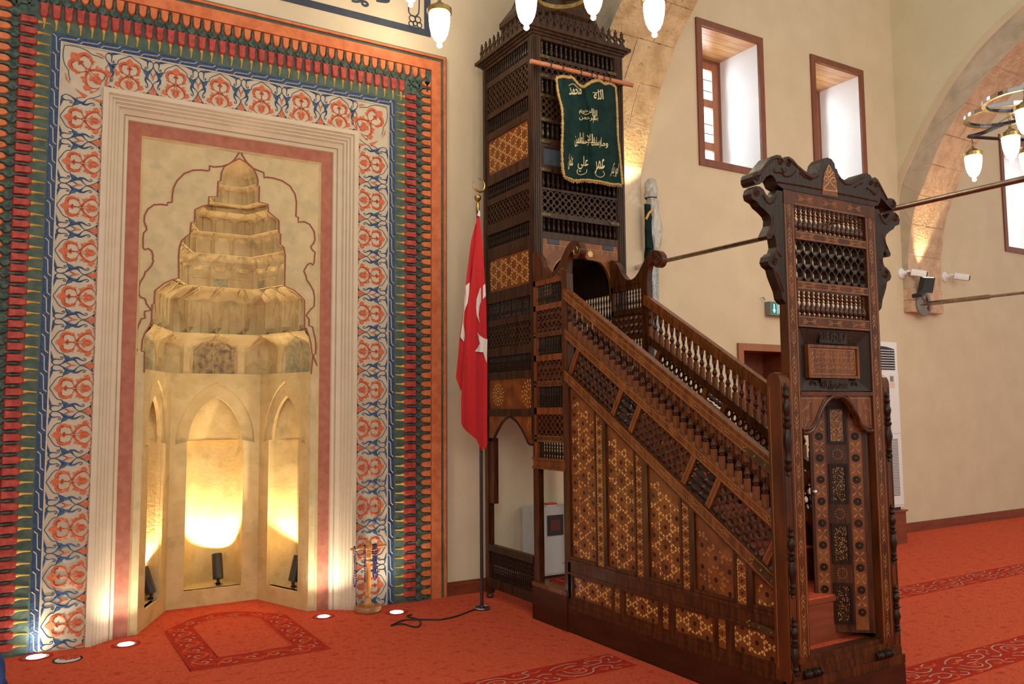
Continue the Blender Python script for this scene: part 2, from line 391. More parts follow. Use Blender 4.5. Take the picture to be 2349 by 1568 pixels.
def moldframe(mb, F, u0, u1, v0, v1, w, n, h):
    """raised frame border strips inside a rectangle"""
    mb.box(F, u0, u1, v0, v0+w, n, n+h); mb.box(F, u0, u1, v1-w, v1, n, n+h); mb.box(F, u0, u0+w, v0+w, v1-w, n, n+h); mb.box(F, u1-w, u1, v0+w, v1-w, n, n+h)
# ================================================================== the room
WY = 6.064
QW = Fr((0, WY, 0), (1, 0, 0), (0, 0, 1))        # qibla wall face, n towards the room
MC = 1.3235                                       # mihrab centre line
def qx(px, py): p = atY(px, py, WY); return (p.x, p.z)
WIN = [(5.909, 6.902, 3.985, 5.56), (7.694, 8.646, 3.985, 5.56), (11.62, 12.6, 3.62, 5.28)]
AW = .072
holes = []
for x0, x1, z0, z1 in WIN:
    holes.append([(x0+AW-.01, z0+AW-.01), (x1-AW+.01, z0+AW-.01), (x1-AW+.01, z1-AW+.01), (x0+AW-.01, z1-AW+.01)])
DX0, DX1, DZ = 6.375, 7.25, 2.165
b = MB().mat('plaster')
HW0 = .736
b.prism(QW, [(-4, 0), (MC-.900, 0), (MC-.900, 3.6955), (MC+.900, 3.6955), (MC+.900, 0), (DX0+.07, 0), (DX0+.07, DZ-.07), (DX1-.07, DZ-.07), (DX1-.07, 0), (15, 0), (15, 7.4), (-4, 7.4)], -.62, 0, holes)
b.build('wall_qibla', kind='structure')
b = MB().mat('carpet'); b.wbox(-4, 15, -3, 7.2, -.06, 0)
fl = b.build('floor', kind='structure')

# windows: frame, deep white reveal, planked head, sash with leaded panes, handle
for i, (x0, x1, z0, z1) in enumerate(WIN):
    b = MB().mat('winwood')
    moldframe(b, QW, x0, x1, z0, z1, AW, .001, .022)
    w = b.build('window_%d' % (i+1), origin=((x0+x1)/2, WY, z0), kind='structure')
    a0, a1, c0, c1 = x0+AW, x1-AW, z0+AW, z1-AW
    b = MB().mat('reveal')
    b.box(QW, a0-.012, a0, c0, c1, -.62, -.004); b.box(QW, a1, a1+.012, c0, c1, -.62, -.004); b.box(QW, a0, a1, c0-.012, c0, -.62, -.004)
    b.build('window_reveal', w)
    b = MB().mat('plank')
    for k in range(6):
        n0 = -.62+k*.6167/6; b.box(QW, a0, a1, c1-.008, c1+.012, n0+.002, n0+.6167/6-.002)
    b.mat('winwood'); b.box(QW, a0, a1, c1+.011, c1+.018, -.62, -.004); b.build('window_soffit', w)
    b = MB().mat('winwood'); moldframe(b, QW, a0, a1, c0, c1, .05, -.62, .06)
    b.box(QW, (a0+a1)/2-.02, (a0+a1)/2+.02, c0+.05, c1-.05, -.62, -.575); b.build('window_frame', w)
    for s in range(2):
        u0 = a0+.052 if s == 0 else (a0+a1)/2+.022; u1 = (a0+a1)/2-.022 if s == 0 else a1-.052
        b = MB().mat('winwood2'); zs = [c0+.055, c0+.40, c0+.90, c1-.055]
        moldframe(b, QW, u0, u1, c0+.052, c1-.052, .085, -.60, .045)
        for z in zs[1:3]: b.box(QW, u0+.085, u1-.085, z-.045, z+.045, -.60, -.558)
        sa = b.build('window_sash', w)
        b = MB().mat('clearglass'); b.box(QW, u0+.08, u1-.08, c0+.13, c1-.13, -.582, -.578); b.build('window_pane', sa)
        b = MB().mat('black')
        for z in (c0+.25, c0+.55, c0+.66, c0+1.05, c0+1.18): b.box(QW, u0+.085, u1-.085, z-.004, z+.004, -.577, -.572)
        b.build('glazing_bar', sa)
        if s: b = MB().mat('chrome'); b.tube([QW(u0+.03, c0+.62, -.55), QW(u0+.03, c0+.62, -.51), QW(u0+.03, c0+.52, -.505)], .008); b.build('window_handle', sa)

# door recess half hidden by the pulpit
b = MB().mat('winwood2')
b.box(QW, DX0, DX0+.075, 0, DZ, 0, .025); b.box(QW, DX1-.075, DX1, 0, DZ, 0, .025); b.box(QW, DX0+.075, DX1-.075, DZ-.075, DZ, 0, .025)
d = b.build('door_1', origin=((DX0+DX1)/2, WY, 0), kind='structure')
b = MB().mat('skirt')
b.box(QW, DX0+.06, DX0+.075, 0, DZ-.07, -.6, 0); b.box(QW, DX1-.075, DX1-.06, 0, DZ-.07, -.6, 0); b.box(QW, DX0+.07, DX1-.07, DZ-.075, DZ-.06, -.6, 0); b.build('door_lining', d)
b = MB().mat('winwood'); b.box(QW, DX0+.075, DX1-.075, 0.01, DZ-.075, -.42, -.38)
moldframe(b, QW, DX0+.17, DX1-.17, .2, .95, .03, -.38, .012); moldframe(b, QW, DX0+.17, DX1-.17, 1.05, 1.95, .03, -.38, .012); b.build('door_panel', d)

# skirting boards
for nm, x0, x1 in (('baseboard_left', -4, MC-1.68), ('baseboard_centre', MC+1.683, DX0-.003), ('baseboard_right', DX1+.003, 15)):
    b = MB().mat('skirt'); b.box(QW, x0, x1, 0, .1, .001, .02); b.box(QW, x0, x1, .1, .108, .001, .014); b.build(nm, kind='structure')

# ------------------------------------------------------------------ stone arches that spring from the qibla wall
def dense(P, step):
    S = smooth2(P, 8); out = [S[0]]; acc = 0
    for a, c in zip(S, S[1:]):
        acc += math.hypot(c[0]-a[0], c[1]-a[1])
        if acc >= step: out.append(c); acc = 0
    if out[-1] != S[-1]: out.append(S[-1])
    return out
def arch(name, x0, x1, intr, extr, top, blk, mk):
    XF = Fr((x0, 0, 0), (0, -1, 0), (0, 0, 1))      # n -> -X ; u = -y
    I = dense(intr, .06)
    nI = len(I)
    E = smooth2(extr, 10)
    def ex_at(i):
        t = i/(nI-1); k = t*(len(E)-1); a = int(k); f = k-a; c = min(a+1, len(E)-1)
        return (E[a][0]*(1-f)+E[c][0]*f, E[a][1]*(1-f)+E[c][1]*f)
    EX = [ex_at(i) for i in range(nI)]
    w = MB().mat('plaster2')
    # spandrel wall: its edge follows the extrados
    poly = [(-WY, EX[0][1])]+[(-y, z) for y, z in EX]+[(-EX[-1][0]+.3, EX[-1][1]+.05), (-EX[-1][0]+.3, top), (-WY, top)]
    w.prism(XF, poly, -(x1-x0), 0)
    root = w.build(name, kind='structure')
    st = MB().mat(mk); mo = MB().mat('mortar')
    i = 0; odd = 0
    while i < nI-1:
        j = min(i+blk, nI-1)
        k0, k1 = i+ .0, j
        cuts = [0, .42, 1] if odd % 2 else [0, .66, 1]
        for ca, cb in zip(cuts, cuts[1:]):
            xa = x0+(x1-x0)*ca+(.006 if ca else 0); xb = x0+(x1-x0)*cb-(.006 if cb < 1 else 0); off = random.uniform(-.009, .009)
            ring = []
            for k in range(i, j+1):
                a = I[k]; e = EX[k]; tx, tz = e[0]-a[0], e[1]-a[1]; d = math.hypot(tx, tz)
                s = 0.05 if k == i else (-.05 if k == j else 0)
                g = I[min(k+1, nI-1)] if k == i else (I[k-1] if k == j else a)
                aa = (a[0]+(g[0]-a[0])*.09, a[1]+(g[1]-a[1])*.09) if k in (i, j) else a
                aa = (aa[0]+tx/d*off, aa[1]+tz/d*off)
                ring.append((aa, e))
            for (a, e), (a2, e2) in zip(ring, ring[1:]):
                P = [Vector((x, q[0], q[1])) for x in (xa, xb) for q in (a, e, e2, a2)]
                for q in ((0, 1, 2, 3), (7, 6, 5, 4), (0, 3, 7, 4), (0, 4, 5, 1), (3, 2, 6, 7)):
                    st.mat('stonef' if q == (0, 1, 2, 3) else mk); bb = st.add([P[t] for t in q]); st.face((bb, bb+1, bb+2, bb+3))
        for k in range(i, j):
            a, e, e2, a2 = I[k], EX[k], EX[k+1], I[k+1]
            sh = lambda p, q, t: (p[0]+(q[0]-p[0])*t, p[1]+(q[1]-p[1])*t)
            a = sh(a, e, .03); a2 = sh(a2, e2, .03)
            P = [Vector((x, q[0], q[1])) for x in (x0+.006, x1-.006) for q in (a, e, e2, a2)]
            for q in ((0, 1, 2, 3), (7, 6, 5, 4), (0, 3, 7, 4)):
                bb = mo.add([P[t] for t in q]); mo.face((bb, bb+1, bb+2, bb+3))
        i = j; odd += 1
    st.build('arch_stone', root); mo.build('arch_mortar', root)
    # plaster fillet along the outer edge of the ring
    c = MB().mat('plaster')
    for a, d in zip(EX, EX[1:]):
        def o_(p, q, t): tx, tz = (q[0]-p[0]), (q[1]-p[1]); L = math.hypot(tx, tz) or 1; return (p[0]+tz/L*-0+(-tz/L if False else 0), p[1])
    off = []
    for k in range(len(EX)):
        p, q = EX[max(0, k-1)], EX[min(len(EX)-1, k+1)]; tx, tz = q[0]-p[0], q[1]-p[1]; L = math.hypot(tx, tz); off.append((EX[k][0]+tz/L*.085, EX[k][1]-tx/L*.085))
    for (a, d, e, f) in zip(EX, EX[1:], off[1:], off):
        ring = [XF(-a[0], a[1], .022), XF(-d[0], d[1], .022), XF(-e[0], e[1], .008), XF(-f[0], f[1], .008)]; i0 = c.add(ring+[XF(-a[0], a[1], 0), XF(-d[0], d[1], 0)]); c.face((i0, i0+1, i0+2, i0+3)); c.face((i0, i0+4, i0+5, i0+1))
    c.build('arch_fillet', root)
    return root
a2in = [(6.0, 2.93), (5.985, 3.28), (5.95, 3.52), (5.90, 3.78), (5.80, 4.05), (5.70, 4.25), (5.56, 4.52), (5.40, 4.75), (5.18, 4.99), (4.92, 5.23), (4.5, 5.5), (3.9, 5.8), (3.2, 6.05), (2.4, 6.2)]
a2ex = [(6.07, 2.93), (6.07, 3.5), (6.06, 4.03), (6.02, 4.22), (5.95, 4.36), (5.85, 4.52), (5.72, 4.73), (5.54, 4.98), (5.36, 5.20), (5.18, 5.38), (4.94, 5.58), (4.5, 5.83), (3.8, 6.15), (2.4, 6.55)]
AX0, AX1 = 9.27, 9.95
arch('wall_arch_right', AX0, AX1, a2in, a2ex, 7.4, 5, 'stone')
a1in = [(5.97, 3.42), (5.97, 3.6), (5.94, 3.79), (5.84, 4.08), (5.76, 4.29), (5.67, 4.46), (5.56, 4.63), (5.42, 4.84), (5.25, 5.0), (5.05, 5.18), (4.75, 5.4), (4.2, 5.68), (3.5, 5.9), (2.6, 6.05)]
a1ex = [(6.07, 3.42), (6.07, 3.7), (6.05, 4.0), (6.0, 4.3), (5.95, 4.5), (5.85, 4.7), (5.74, 4.88), (5.6, 5.06), (5.42, 5.25), (5.2, 5.42), (4.9, 5.65), (4.3, 5.98), (3.5, 6.25), (2.6, 6.45)]
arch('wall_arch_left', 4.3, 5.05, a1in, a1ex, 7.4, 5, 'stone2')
# impost blocks below each arch
b = MB().mat('stone')
for z0, z1, dx in ((2.79, 2.93, .0), (2.645, 2.784, .012)):
    b.wbox(AX0-dx, 9.58, 5.965, WY+.02, z0, z1); b.wbox(9.588, AX1+dx-.02, 5.968, WY+.02, z0+.004, z1)
b.build('trim_1', kind='structure')
b = MB().mat('plaster'); b.wbox(4.32, 5.02, 5.93, WY+.02, 2.66, 3.43); b.build('trim_2', kind='structure')

# ------------------------------------------------------------------ carpet bands
def unit_band(b, F, u, w, L, flip=False):
    m = (lambda x, y: (u+x*L, (1-y)*w)) if flip else (lambda x, y: (u+x*L, y*w))
    def rb(p, t, mt, n=.0035):
        b.mat(mt); b.ribbon(F, [m(*q) for q in p], t, n, .0006)
    rb([(.02, .55), (.10, .80), (.26, .90), (.42, .84), (.5, .66), (.62, .60), (.74, .70), (.70, .86), (.80, .93)], .010, 'carpet_pale')
    rb([(.14, .48), (.20, .70), (.32, .76), (.40, .66), (.36, .52), (.26, .50)], .009, 'carpet_pale')
    rb([(.44, .40), (.56, .46), (.70, .42), (.74, .28), (.62, .20), (.52, .26), (.56, .34)], .009, 'carpet_pale')
    rb([(.02, .30), (.14, .18), (.32, .12), (.44, .20)], .009, 'carpet_pale')
    rb([(.78, .50), (.88, .58), (.98, .50)], .010, 'carpet_pale'); rb([(.80, .16), (.90, .10), (.97, .18), (.92, .28)], .009, 'carpet_pale')
    rb([(.86, .30), (.84, .40)], .012, 'carpet_pale'); rb([(.22, .30), (.36, .32)], .010, 'carpet_pale')
    rb([(.05, .9), (.1, .95), (.16, .9)], .012, 'carpet_or'); rb([(.24, .60), (.30, .66), (.33, .58), (.42, .52), (.5, .5)], .016, 'carpet_or')
    rb([(.55, .76), (.6, .86), (.66, .78)], .018, 'carpet_or'); rb([(.10, .36), (.2, .38), (.3, .26), (.4, .3)], .014, 'carpet_or')
    rb([(.76, .80), (.86, .76), (.94, .86)], .015, 'carpet_or'); rb([(.58, .10), (.7, .08), (.78, .2), (.76, .3)], .014, 'carpet_or')
def band(x0, x1, y0, y1, L=.5):
    F = Fr((0, y0, 0), (1, 0, 0), (0, 1, 0)); w = y1-y0
    b = MB().mat('carpet_dark'); b.box(F, x0, x1, 0, w, -.001, .003); r = b.build('prayer_row_band', fl)
    b = MB(); b.mat('carpet_or')
    b.box(F, x0, x1, -.010, -.002, 0, .0035); b.box(F, x0, x1, w+.002, w+.010, 0, .0035)
    u = x0; k = 0
    while u+L <= x1+.01: unit_band(b, F, u, w, L, k % 2 == 1); u += L; k += 1
    b.build('band_scrollwork', r)
band(.15, 3.15, 3.845, 4.115)
band(4.15, 12.65, 4.03, 4.29)
band(4.15, 9.15, 2.70, 2.985)
# prayer-niche outline woven in front of the mihrab
def archpoly(xa, xb, ya, yb, yt, n=10):
    P = [(xa, ya), (xb, ya), (xb, yb)]; c = (xa+xb)/2
    for k in range(1, n+1):
        t = k/n; P.append((xb+(c-xb)*t, yb+(yt-yb)*math.sin(t*PI/2)**.9))
    for k in range(n-1, -1, -1):
        t = k/n; P.append((xa+(c-xa)*t, yb+(yt-yb)*math.sin(t*PI/2)**.9))
    return P
b = MB().mat('carpet_dark'); o_ = archpoly(.905, 1.745, 5.14, 6.16, 6.50); i_ = archpoly(1.095, 1.555, 5.335, 6.17, 6.35)
b.prism(WORLD, o_, -.001, .003, [i_]); r = b.build('prayer_niche_outline', fl)
b = MB(); 
def leafrow(p0, p1, w, k):
    d = Vector((p1[0]-p0[0], p1[1]-p0[1], 0)); L = d.length; F = Fr((p0[0], p0[1], 0), d, Vector((-d.y, d.x, 0)))
    for i in range(k):
        u = (i+.5)*L/k; s = 1 if i % 2 else -1
        b.mat('carpet_or'); b.ribbon(F, [(u-.06, s*w*.36), (u-.02, -s*w*.1), (u+.05, -s*w*.34), (u+.09, 0)], [.006, .018, .02, .004], .0035, .0006)
        b.ribbon(F, [(u-.05, -s*w*.3), (u, -s*w*.42), (u+.04, -s*w*.2), (u, 0)], .008, .0035, .0006)
        b.mat('carpet_pale'); b.ribbon(F, [(u-.025, s*w*.04), (u, s*w*.16), (u+.03, s*w*.05), (u+.02, -s*w*.06)], .010, .0035, .0006)
        b.ribbon(F, [(u+.03, s*w*.34), (u+.06, s*w*.26)], .012, .0035, .0006)
leafrow((1.0, 5.2), (1.0, 6.2), .17, 7); leafrow((1.65, 5.2), (1.65, 6.2), .17, 7); leafrow((1.05, 5.235), (1.62, 5.235), .17, 4)
leafrow((1.02, 6.24), (1.32, 6.42), .13, 2); leafrow((1.33, 6.42), (1.64, 6.24), .13, 2)
b.mat('carpet_or'); b.tube([(*p, .003) for p in o_], .003, 4, closed=True); b.tube([(*p, .003) for p in i_], .003, 4, closed=True)
b.build('outline_scrollwork', r)
# ================================================================== mihrab
mih = thing('mihrab', 'tall prayer niche with palmette border, tassel frame and stalactite hood in ochre plaster', 'prayer niche', (MC, WY, 0))
HI, ZI = .9075, 3.703            # inner edge of the white border: half width, height
def side(k):
    """frames along the three sides; u runs along, v outward from the inner edge of the white border"""
    if k == 'L': return Fr((MC-HI, WY, 0), (0, 0, 1), (-1, 0, 0))
    if k == 'T': return Fr((MC, WY, ZI), (1, 0, 0), (0, 0, 1))
    return Fr((MC+HI, WY, 0), (0, 0, -1), (1, 0, 0))
SID = {k: side(k) for k in 'LTR'}
def strip(mb, d0, d1, n0, n1):
    F = SID['L']; mb.prism(F, [(0, d0), (ZI+d0, d0), (ZI+d1, d1), (0, d1)], n0, n1)
    F = SID['T']; mb.prism(F, [(-HI-d0, d0), (HI+d0, d0), (HI+d1, d1), (-HI-d1, d1)], n0, n1)
    F = SID['R']; mb.prism(F, [(-ZI-d0, d0), (0, d0), (0, d1), (-ZI-d1, d1)], n0, n1)
D = dict(w=.260, b=.315, y=.399, r=.503, t=.573, o=.720, g=.744, o2=.762, e=.775)
b = MB().mat('green'); strip(b, D['b'], D['t']+.062, .001, .014); green = b.build('green_ground', mih)
b = MB().mat('white'); strip(b, 0, D['w'], .001, .012); white = b.build('border_ground', mih)
b = MB().mat('bluebase'); strip(b, D['w']+.003, D['b'], .001, .014); chain = b.build('chain_band', mih)
b = MB().mat('orange'); strip(b, D['t']+.062, D['o'], .001, .030); strip(b, D['g'], D['o2'], .001, .040)
b.mat('green'); strip(b, D['o'], D['g'], .001, .022); strip(b, D['o2'], D['e'], .001, .026)
b.mat('white'); strip(b, D['w']-.006, D['w']+.003, .001, .018); oframe = b.build('outer_moulding', mih)
b.mat('orange')
# repeated fringe: for each side and each station along it
PT = .0715
def stations(k, ext=0):
    if k == 'T' and ext:
        e = HI+D['t']+.05; n = int(e/PT); return [(i+.5)*PT for i in range(-n, n)]
    if ext: n = int((ZI+D['t']+.05)/PT); zs = [ZI+D['y']-(i+.5)*PT for i in range(-2, n)]; zs = [z for z in zs if z > .02]; return zs if k == 'L' else [-z for z in zs]
    if k == 'T':
        n = int(round((2*(HI+D['y']))/PT)); return [(-HI-D['y']+(i+.5)*2*(HI+D['y'])/n) for i in range(n)]
    n = int((ZI+D['y'])/PT); zs = [ZI+D['y']-(i+.5)*PT for i in range(n+1) if ZI+D['y']-(i+.5)*PT > .02]
    return zs if k == 'L' else [-z for z in zs]
crim = MB(); tuf = MB(); ora = MB(); yel = MB()
def dome_box(mb, F, pts, n0, h):
    """raised cushion: outline at n0, smaller one at n0+h"""
    cu = sum(p[0] for p in pts)/len(pts); cv = sum(p[1] for p in pts)/len(pts); k = len(pts)
    a = mb.add([F(p[0], p[1], n0) for p in pts]+[F(cu+(p[0]-cu)*.72, cv+(p[1]-cv)*.8, n0+h) for p in pts])
    for i in range(k): j = (i+1) % k; mb.face((a+i, a+j, a+k+j, a+k+i))
    mb.face(tuple(a+k+i for i in range(k)))
for k in 'LTR':
    F = SID[k]
    for s in stations(k):
        g = random.uniform(-.0015, .0015); s += g; hw = .0262
        crim.mat('crim')
        dome_box(crim, F, [(s-hw*.55, D['y']-.004), (s+hw*.55, D['y']-.004), (s+hw, D['y']+.016), (s+hw, D['r']-.035), (s+hw*1.25, D['r']), (s-hw*1.2, D['r']), (s-hw, D['r']-.035), (s-hw, D['y']+.016)], .014, .022)
        crim.ribbon(F, [(s-hw*.7, D['y']+.052), (s, D['y']+.046), (s+hw*.7, D['y']+.052)], .006, .034, .003)
        yel.mat('yellow'); yel.ribbon(F, [(s, D['y']), (s+.002, D['y']-.030), (s-.001+g, D['b']+.008)], [.024, .011, .007], .014, .008)
    for s in stations(k, 1):
        tuf.mat('tuft')
        u = s+PT/2
        if True:
            dome_box(tuf, F, [(u-.008, D['r']-.075), (u-.004, D['r']-.088), (u+.004, D['r']-.088), (u+.008, D['r']-.075), (u+.009, D['r']-.008), (u+.032, D['r']+.008), (u+.0345, D['t']-.034), (u+.011, D['t']-.016), (u+.0075, D['t']+.044), (u, D['t']+.058), (u-.0075, D['t']+.044), (u-.011, D['t']-.016), (u-.0345, D['t']-.034), (u-.032, D['r']+.008), (u-.009, D['r']-.008)], .014, .016)  # outer spikes are dark green put in for the shadow slots between tongues
            for q in (-.02, -.007, .006, .019): tuf.ribbon(F, [(u+q, D['r']+.008), (u+q+.004, (D['r']+D['t'])/2-.01), (u+q-.002, D['t']-.03)], [.004, .009, .004], .028, .004)
        ora.mat('orange')
        dome_box(ora, F, [(s-.0285, D['t']+.064), (s-.0275, D['t']+.0), (s-.018, D['t']-.022), (s, D['t']-.034), (s+.018, D['t']-.022), (s+.0275, D['t']+.0), (s+.0285, D['t']+.064)], .012, .018)
crim.build('crimson_tassels', mih)['kind'] = 'stuff'
tuf.build('green_tufts', mih)['kind'] = 'stuff'
ora.build('orange_tongues', mih)['kind'] = 'stuff'
yel.build('yellow_threads', mih)['kind'] = 'stuff'
# blue chain line
b = MB().mat('chain')
w0, w1 = D['w']+.006, D['b']-.003
for k in 'LTR':
    F = SID[k]; a, c = {'L': (0, ZI+D['b']), 'T': (-HI-D['b']+.03, HI+D['b']-.03), 'R': (-ZI-D['b'], 0)}[k]
    L = .125; u = a+.01
    while u < c-.02:
        e = min(u+L*.98, c)
        P = [(u, w0+.002), (u+.016, w0+.020), (e-.018, w0+.024), (e, w1-.004)]
        for p, q in zip(P, P[1:]): b.ribbon(F, [p, q], .0065, .014, .005)
        b.mat('motblue')
        for t in (.010, .042): b.ribbon(F, [(u+.02, w0+t), (e-.02, w0+t)], .006, .014, .003)
        b.mat('chain'); u += L
b.build('chain_line', chain)
# palmette border
def motif(R, B, F, u0, period, half=None, sc=1):
    S = .262*sc
    def P(t, s, m=1): return (u0+t*m*S*1.06, s*S)
    n = .012
    def rr(mb, mt, pts, ws, m=1, h=.006):
        mb.mat(mt); mb.ribbon(F, [P(t, s, m) for s, t in pts], [w*S for w in ws] if isinstance(ws, (list, tuple)) else ws*S, n, h)
    def pg(mb, mt, pts, m=1, h=.005): mb.mat(mt); mb.prism(F, [P(t, s, m) for s, t in (pts if m > 0 else pts[::-1])], n, n+h)
    pg(R, 'motred', [(.885, 0), (.82, .065), (.745, .105), (.70, .06), (.655, 0), (.70, -.06), (.745, -.105), (.82, -.065)])
    pg(R, 'motred', [(.27, 0), (.30, .045), (.25, .12), (.20, .08), (.12, .075), (.045, 0), (.12, -.075), (.20, -.08), (.25, -.12), (.30, -.045)])
    for m in (1, -1):
        rr(R, 'motred', [(.745, .03), (.745, .12), (.70, .195), (.61, .215), (.53, .19), (.45, .165)], [.07, .085, .09, .085, .07, .01], m)
        pg(R, 'motred', [(.56, .20), (.47, .235), (.52, .16)], m)
        rr(R, 'motred', [(.66, .0), (.615, .055), (.60, .03), (.63, .02)], [.02, .022, .02, .014], m)
        rr(R, 'motred', [(.655, .01), (.56, .01), (.47, -.01), (.42, -.04), (.35, -.085)], [.03, .018, .022, .03, .03], -m)
        rr(R, 'motred', [(.43, .03), (.35, .115), (.26, .20), (.15, .225), (.07, .17), (.01, .09)], [.03, .05, .075, .06, .022, .014], m)
        pg(R, 'motred', [(.36, .13), (.40, .21), (.33, .20), (.30, .25), (.27, .19)], m)
        pg(R, 'motred', [(.20, .22), (.22, .30), (.13, .33), (.07, .24), (.13, .22)], m)
        rr(R, 'motred', [(.03, .06), (.005, .12), (.01, .2), (.03, .29)], .013, m)
        rr(R, 'motred', [(.30, .03), (.36, .02), (.42, .05)], .012, m); rr(R, 'motred', [(.50, .165), (.46, .12), (.43, .05), (.39, -.02), (.35, -.09)], [.02, .022, .02, .022, .02], m)
        rr(R, 'crim', [(.70, .08), (.70, .155), (.62, .185)], .012, m, .0085); rr(R, 'crim', [(.33, .13), (.25, .20), (.16, .215)], .010, m, .0085); rr(R, 'crim', [(.24, .02), (.19, .05), (.11, .03)], .012, m, .0085)
        # blue line framing the palmette
        rr(B, 'motblue', [(.965, 0), (.90, .105), (.84, .20), (.77, .262), (.69, .275), (.675, .34), (.63, .42)], .020, m)
        q = period/S/2/1.06
        f = lambda pts: [(s, q-t) for s, t in pts]       # t measured from the midline between palmettes
        rr(B, 'motblue', f([(.76, .165), (.72, .19), (.70, .155), (.75, .125), (.83, .135), (.905, .125), (.935, .075), (.90, .02), (.84, -.005), (.74, .02), (.66, .075)]), [.03, .02, .018, .02, .025, .05, .045, .02, .016, .025, .04], m)
        rr(B, 'motblue', f([(.915, .10), (.94, .18), (.965, .27), (.98, .36)]), [.06, .06, .04, .004], m)
        rr(B, 'motblue', f([(.68, .06), (.60, .115), (.52, .14), (.44, .125), (.38, .055), (.30, .0), (.22, -.025), (.12, -.08), (.05, -.13)]), [.05, .085, .08, .05, .02, .018, .018, .018, .014], m)
        pg(B, 'motblue', f([(.63, .14), (.68, .245), (.56, .20), (.54, .15)]), m)
        rr(B, 'motblue', f([(.48, .165), (.38, .17), (.29, .125), (.22, .11), (.19, .14), (.22, .165), (.25, .15)]), [.06, .05, .03, .018, .016, .016, .02], m)
        rr(B, 'motblue', f([(.055, .07), (.05, .12), (.02, .15)]), [.03, .045, .02], m)
        rr(B, 'motblue', f([(.62, .05), (.555, .025), (.54, .0)]), .014, m)
        pg(R, 'motred', f([(.62, .075), (.50, .02), (.40, .0), (.53, -.0), (.55, .02)]), m)
        pg(R, 'motred', f([(.26, .0), (.02, .085), (.02, .0)]), m)
        pg(R, 'motred', [(x, q-.20+y) for x, y in hull_circle(.035, 0, .028, 8)], m)
R = MB(); B = MB(); PER = .300
zc = 3.703+.03-.30
k = 0
for i in range(12):
    z = 3.49-.03-i*PER
    if z < .08: break
    motif(R, B, SID['L'], z, PER); motif(R, B, SID['R'], -z, PER)
for i in range(6): motif(R, B, SID['T'], (i-2.5)*PER, PER)
# corner palmettes turned to the diagonal
for sx, kx in ((-1, 'L'), (1, 'R')):
    c = Vector((MC+sx*(HI+.004), WY, ZI+.004)); V = Vector((sx, 0, 1)).normalized(); U = Vector((V.z, 0, -V.x))
    F = Fr(c, U, V); keepB = MB(); motif(R, keepB, F, 0, PER, sc=1.2)
    S = .262
    for m in (1, -1):
        B.mat('motblue')
        B.ribbon(F, [(m*t*S, s*S) for s, t in [(1.28, 0), (1.17, .14), (1.04, .26), (.90, .34), (.76, .37), (.66, .45), (.54, .52)]], .02*S, .012, .006)
        B.ribbon(F, [(m*t*S, s*S) for s, t in [(1.38, .04), (1.27, .15), (1.16, .26), (1.04, .37), (.94, .44)]], [.05*S, .05*S, .03*S, .04*S, .01*S], .012, .006)
R.build('orange_red_palmettes', white)['kind'] = 'stuff'
B.build('navy_scrolls', white)['kind'] = 'stuff'

# stepped cornice moulding swept around the opening
prof = [(.9085, .0), (.9075, .030)]
for h_, n_ in ((.868, .030), (.846, .012), (.824, -.006), (.802, -.024)): prof += [(h_+.006, n_), (h_+.005, n_-.012), (h_, n_-.012), (h_-.001, n_-.020), (h_-.002, n_-.018)]
prof += [(.770, -.062), (.768, -.078), (.762, -.080), (.760, -.070), (.740, -.080), (.736, -.100)]
b = MB().mat('cream')
ring = []
for h, n in prof:
    t = ZI-(HI-h); ring.append(b.add([QW(MC-h, 0, n), QW(MC-h, t, n), QW(MC+h, t, n), QW(MC+h, 0, n)]))
for a, c in zip(ring, ring[1:]):
    for i in range(3): b.face((a+i, a+i+1, c+i+1, c+i))
b.build('stepped_moulding', mih)
# brick red band and bevel
PY = .12
F1 = Fr((MC, WY, 0), (1, 0, 0), (0, 0, 1))
def invU(h0, h1):
    t0 = ZI-(HI-h0); t1 = ZI-(HI-h1)
    return [(-h0, 0), (-h0, t0), (h0, t0), (h0, 0), (h1, 0), (h1, t1), (-h1, t1), (-h1, 0)]
b = MB().mat('redband'); b.prism(F1, invU(.737, .648)[::-1], -.16, -.100); b.build('brick_red_band', mih)
b = MB().mat('niche')
for i, (h0, n0, h1, n1) in enumerate(((.648, -.100, .632, -PY),)):
    t0 = ZI-(HI-h0); t1 = ZI-(HI-h1)
    A = b.add([F1(-h0, 0, n0), F1(-h0, t0, n0), F1(h0, t0, n0), F1(h0, 0, n0)]); C2 = b.add([F1(-h1, 0, n1), F1(-h1, t1, n1), F1(h1, t1, n1), F1(h1, 0, n1)])
    for i in range(3): b.face((A+i, A+i+1, C2+i+1, C2+i))
b.build('inner_bevel', mih)
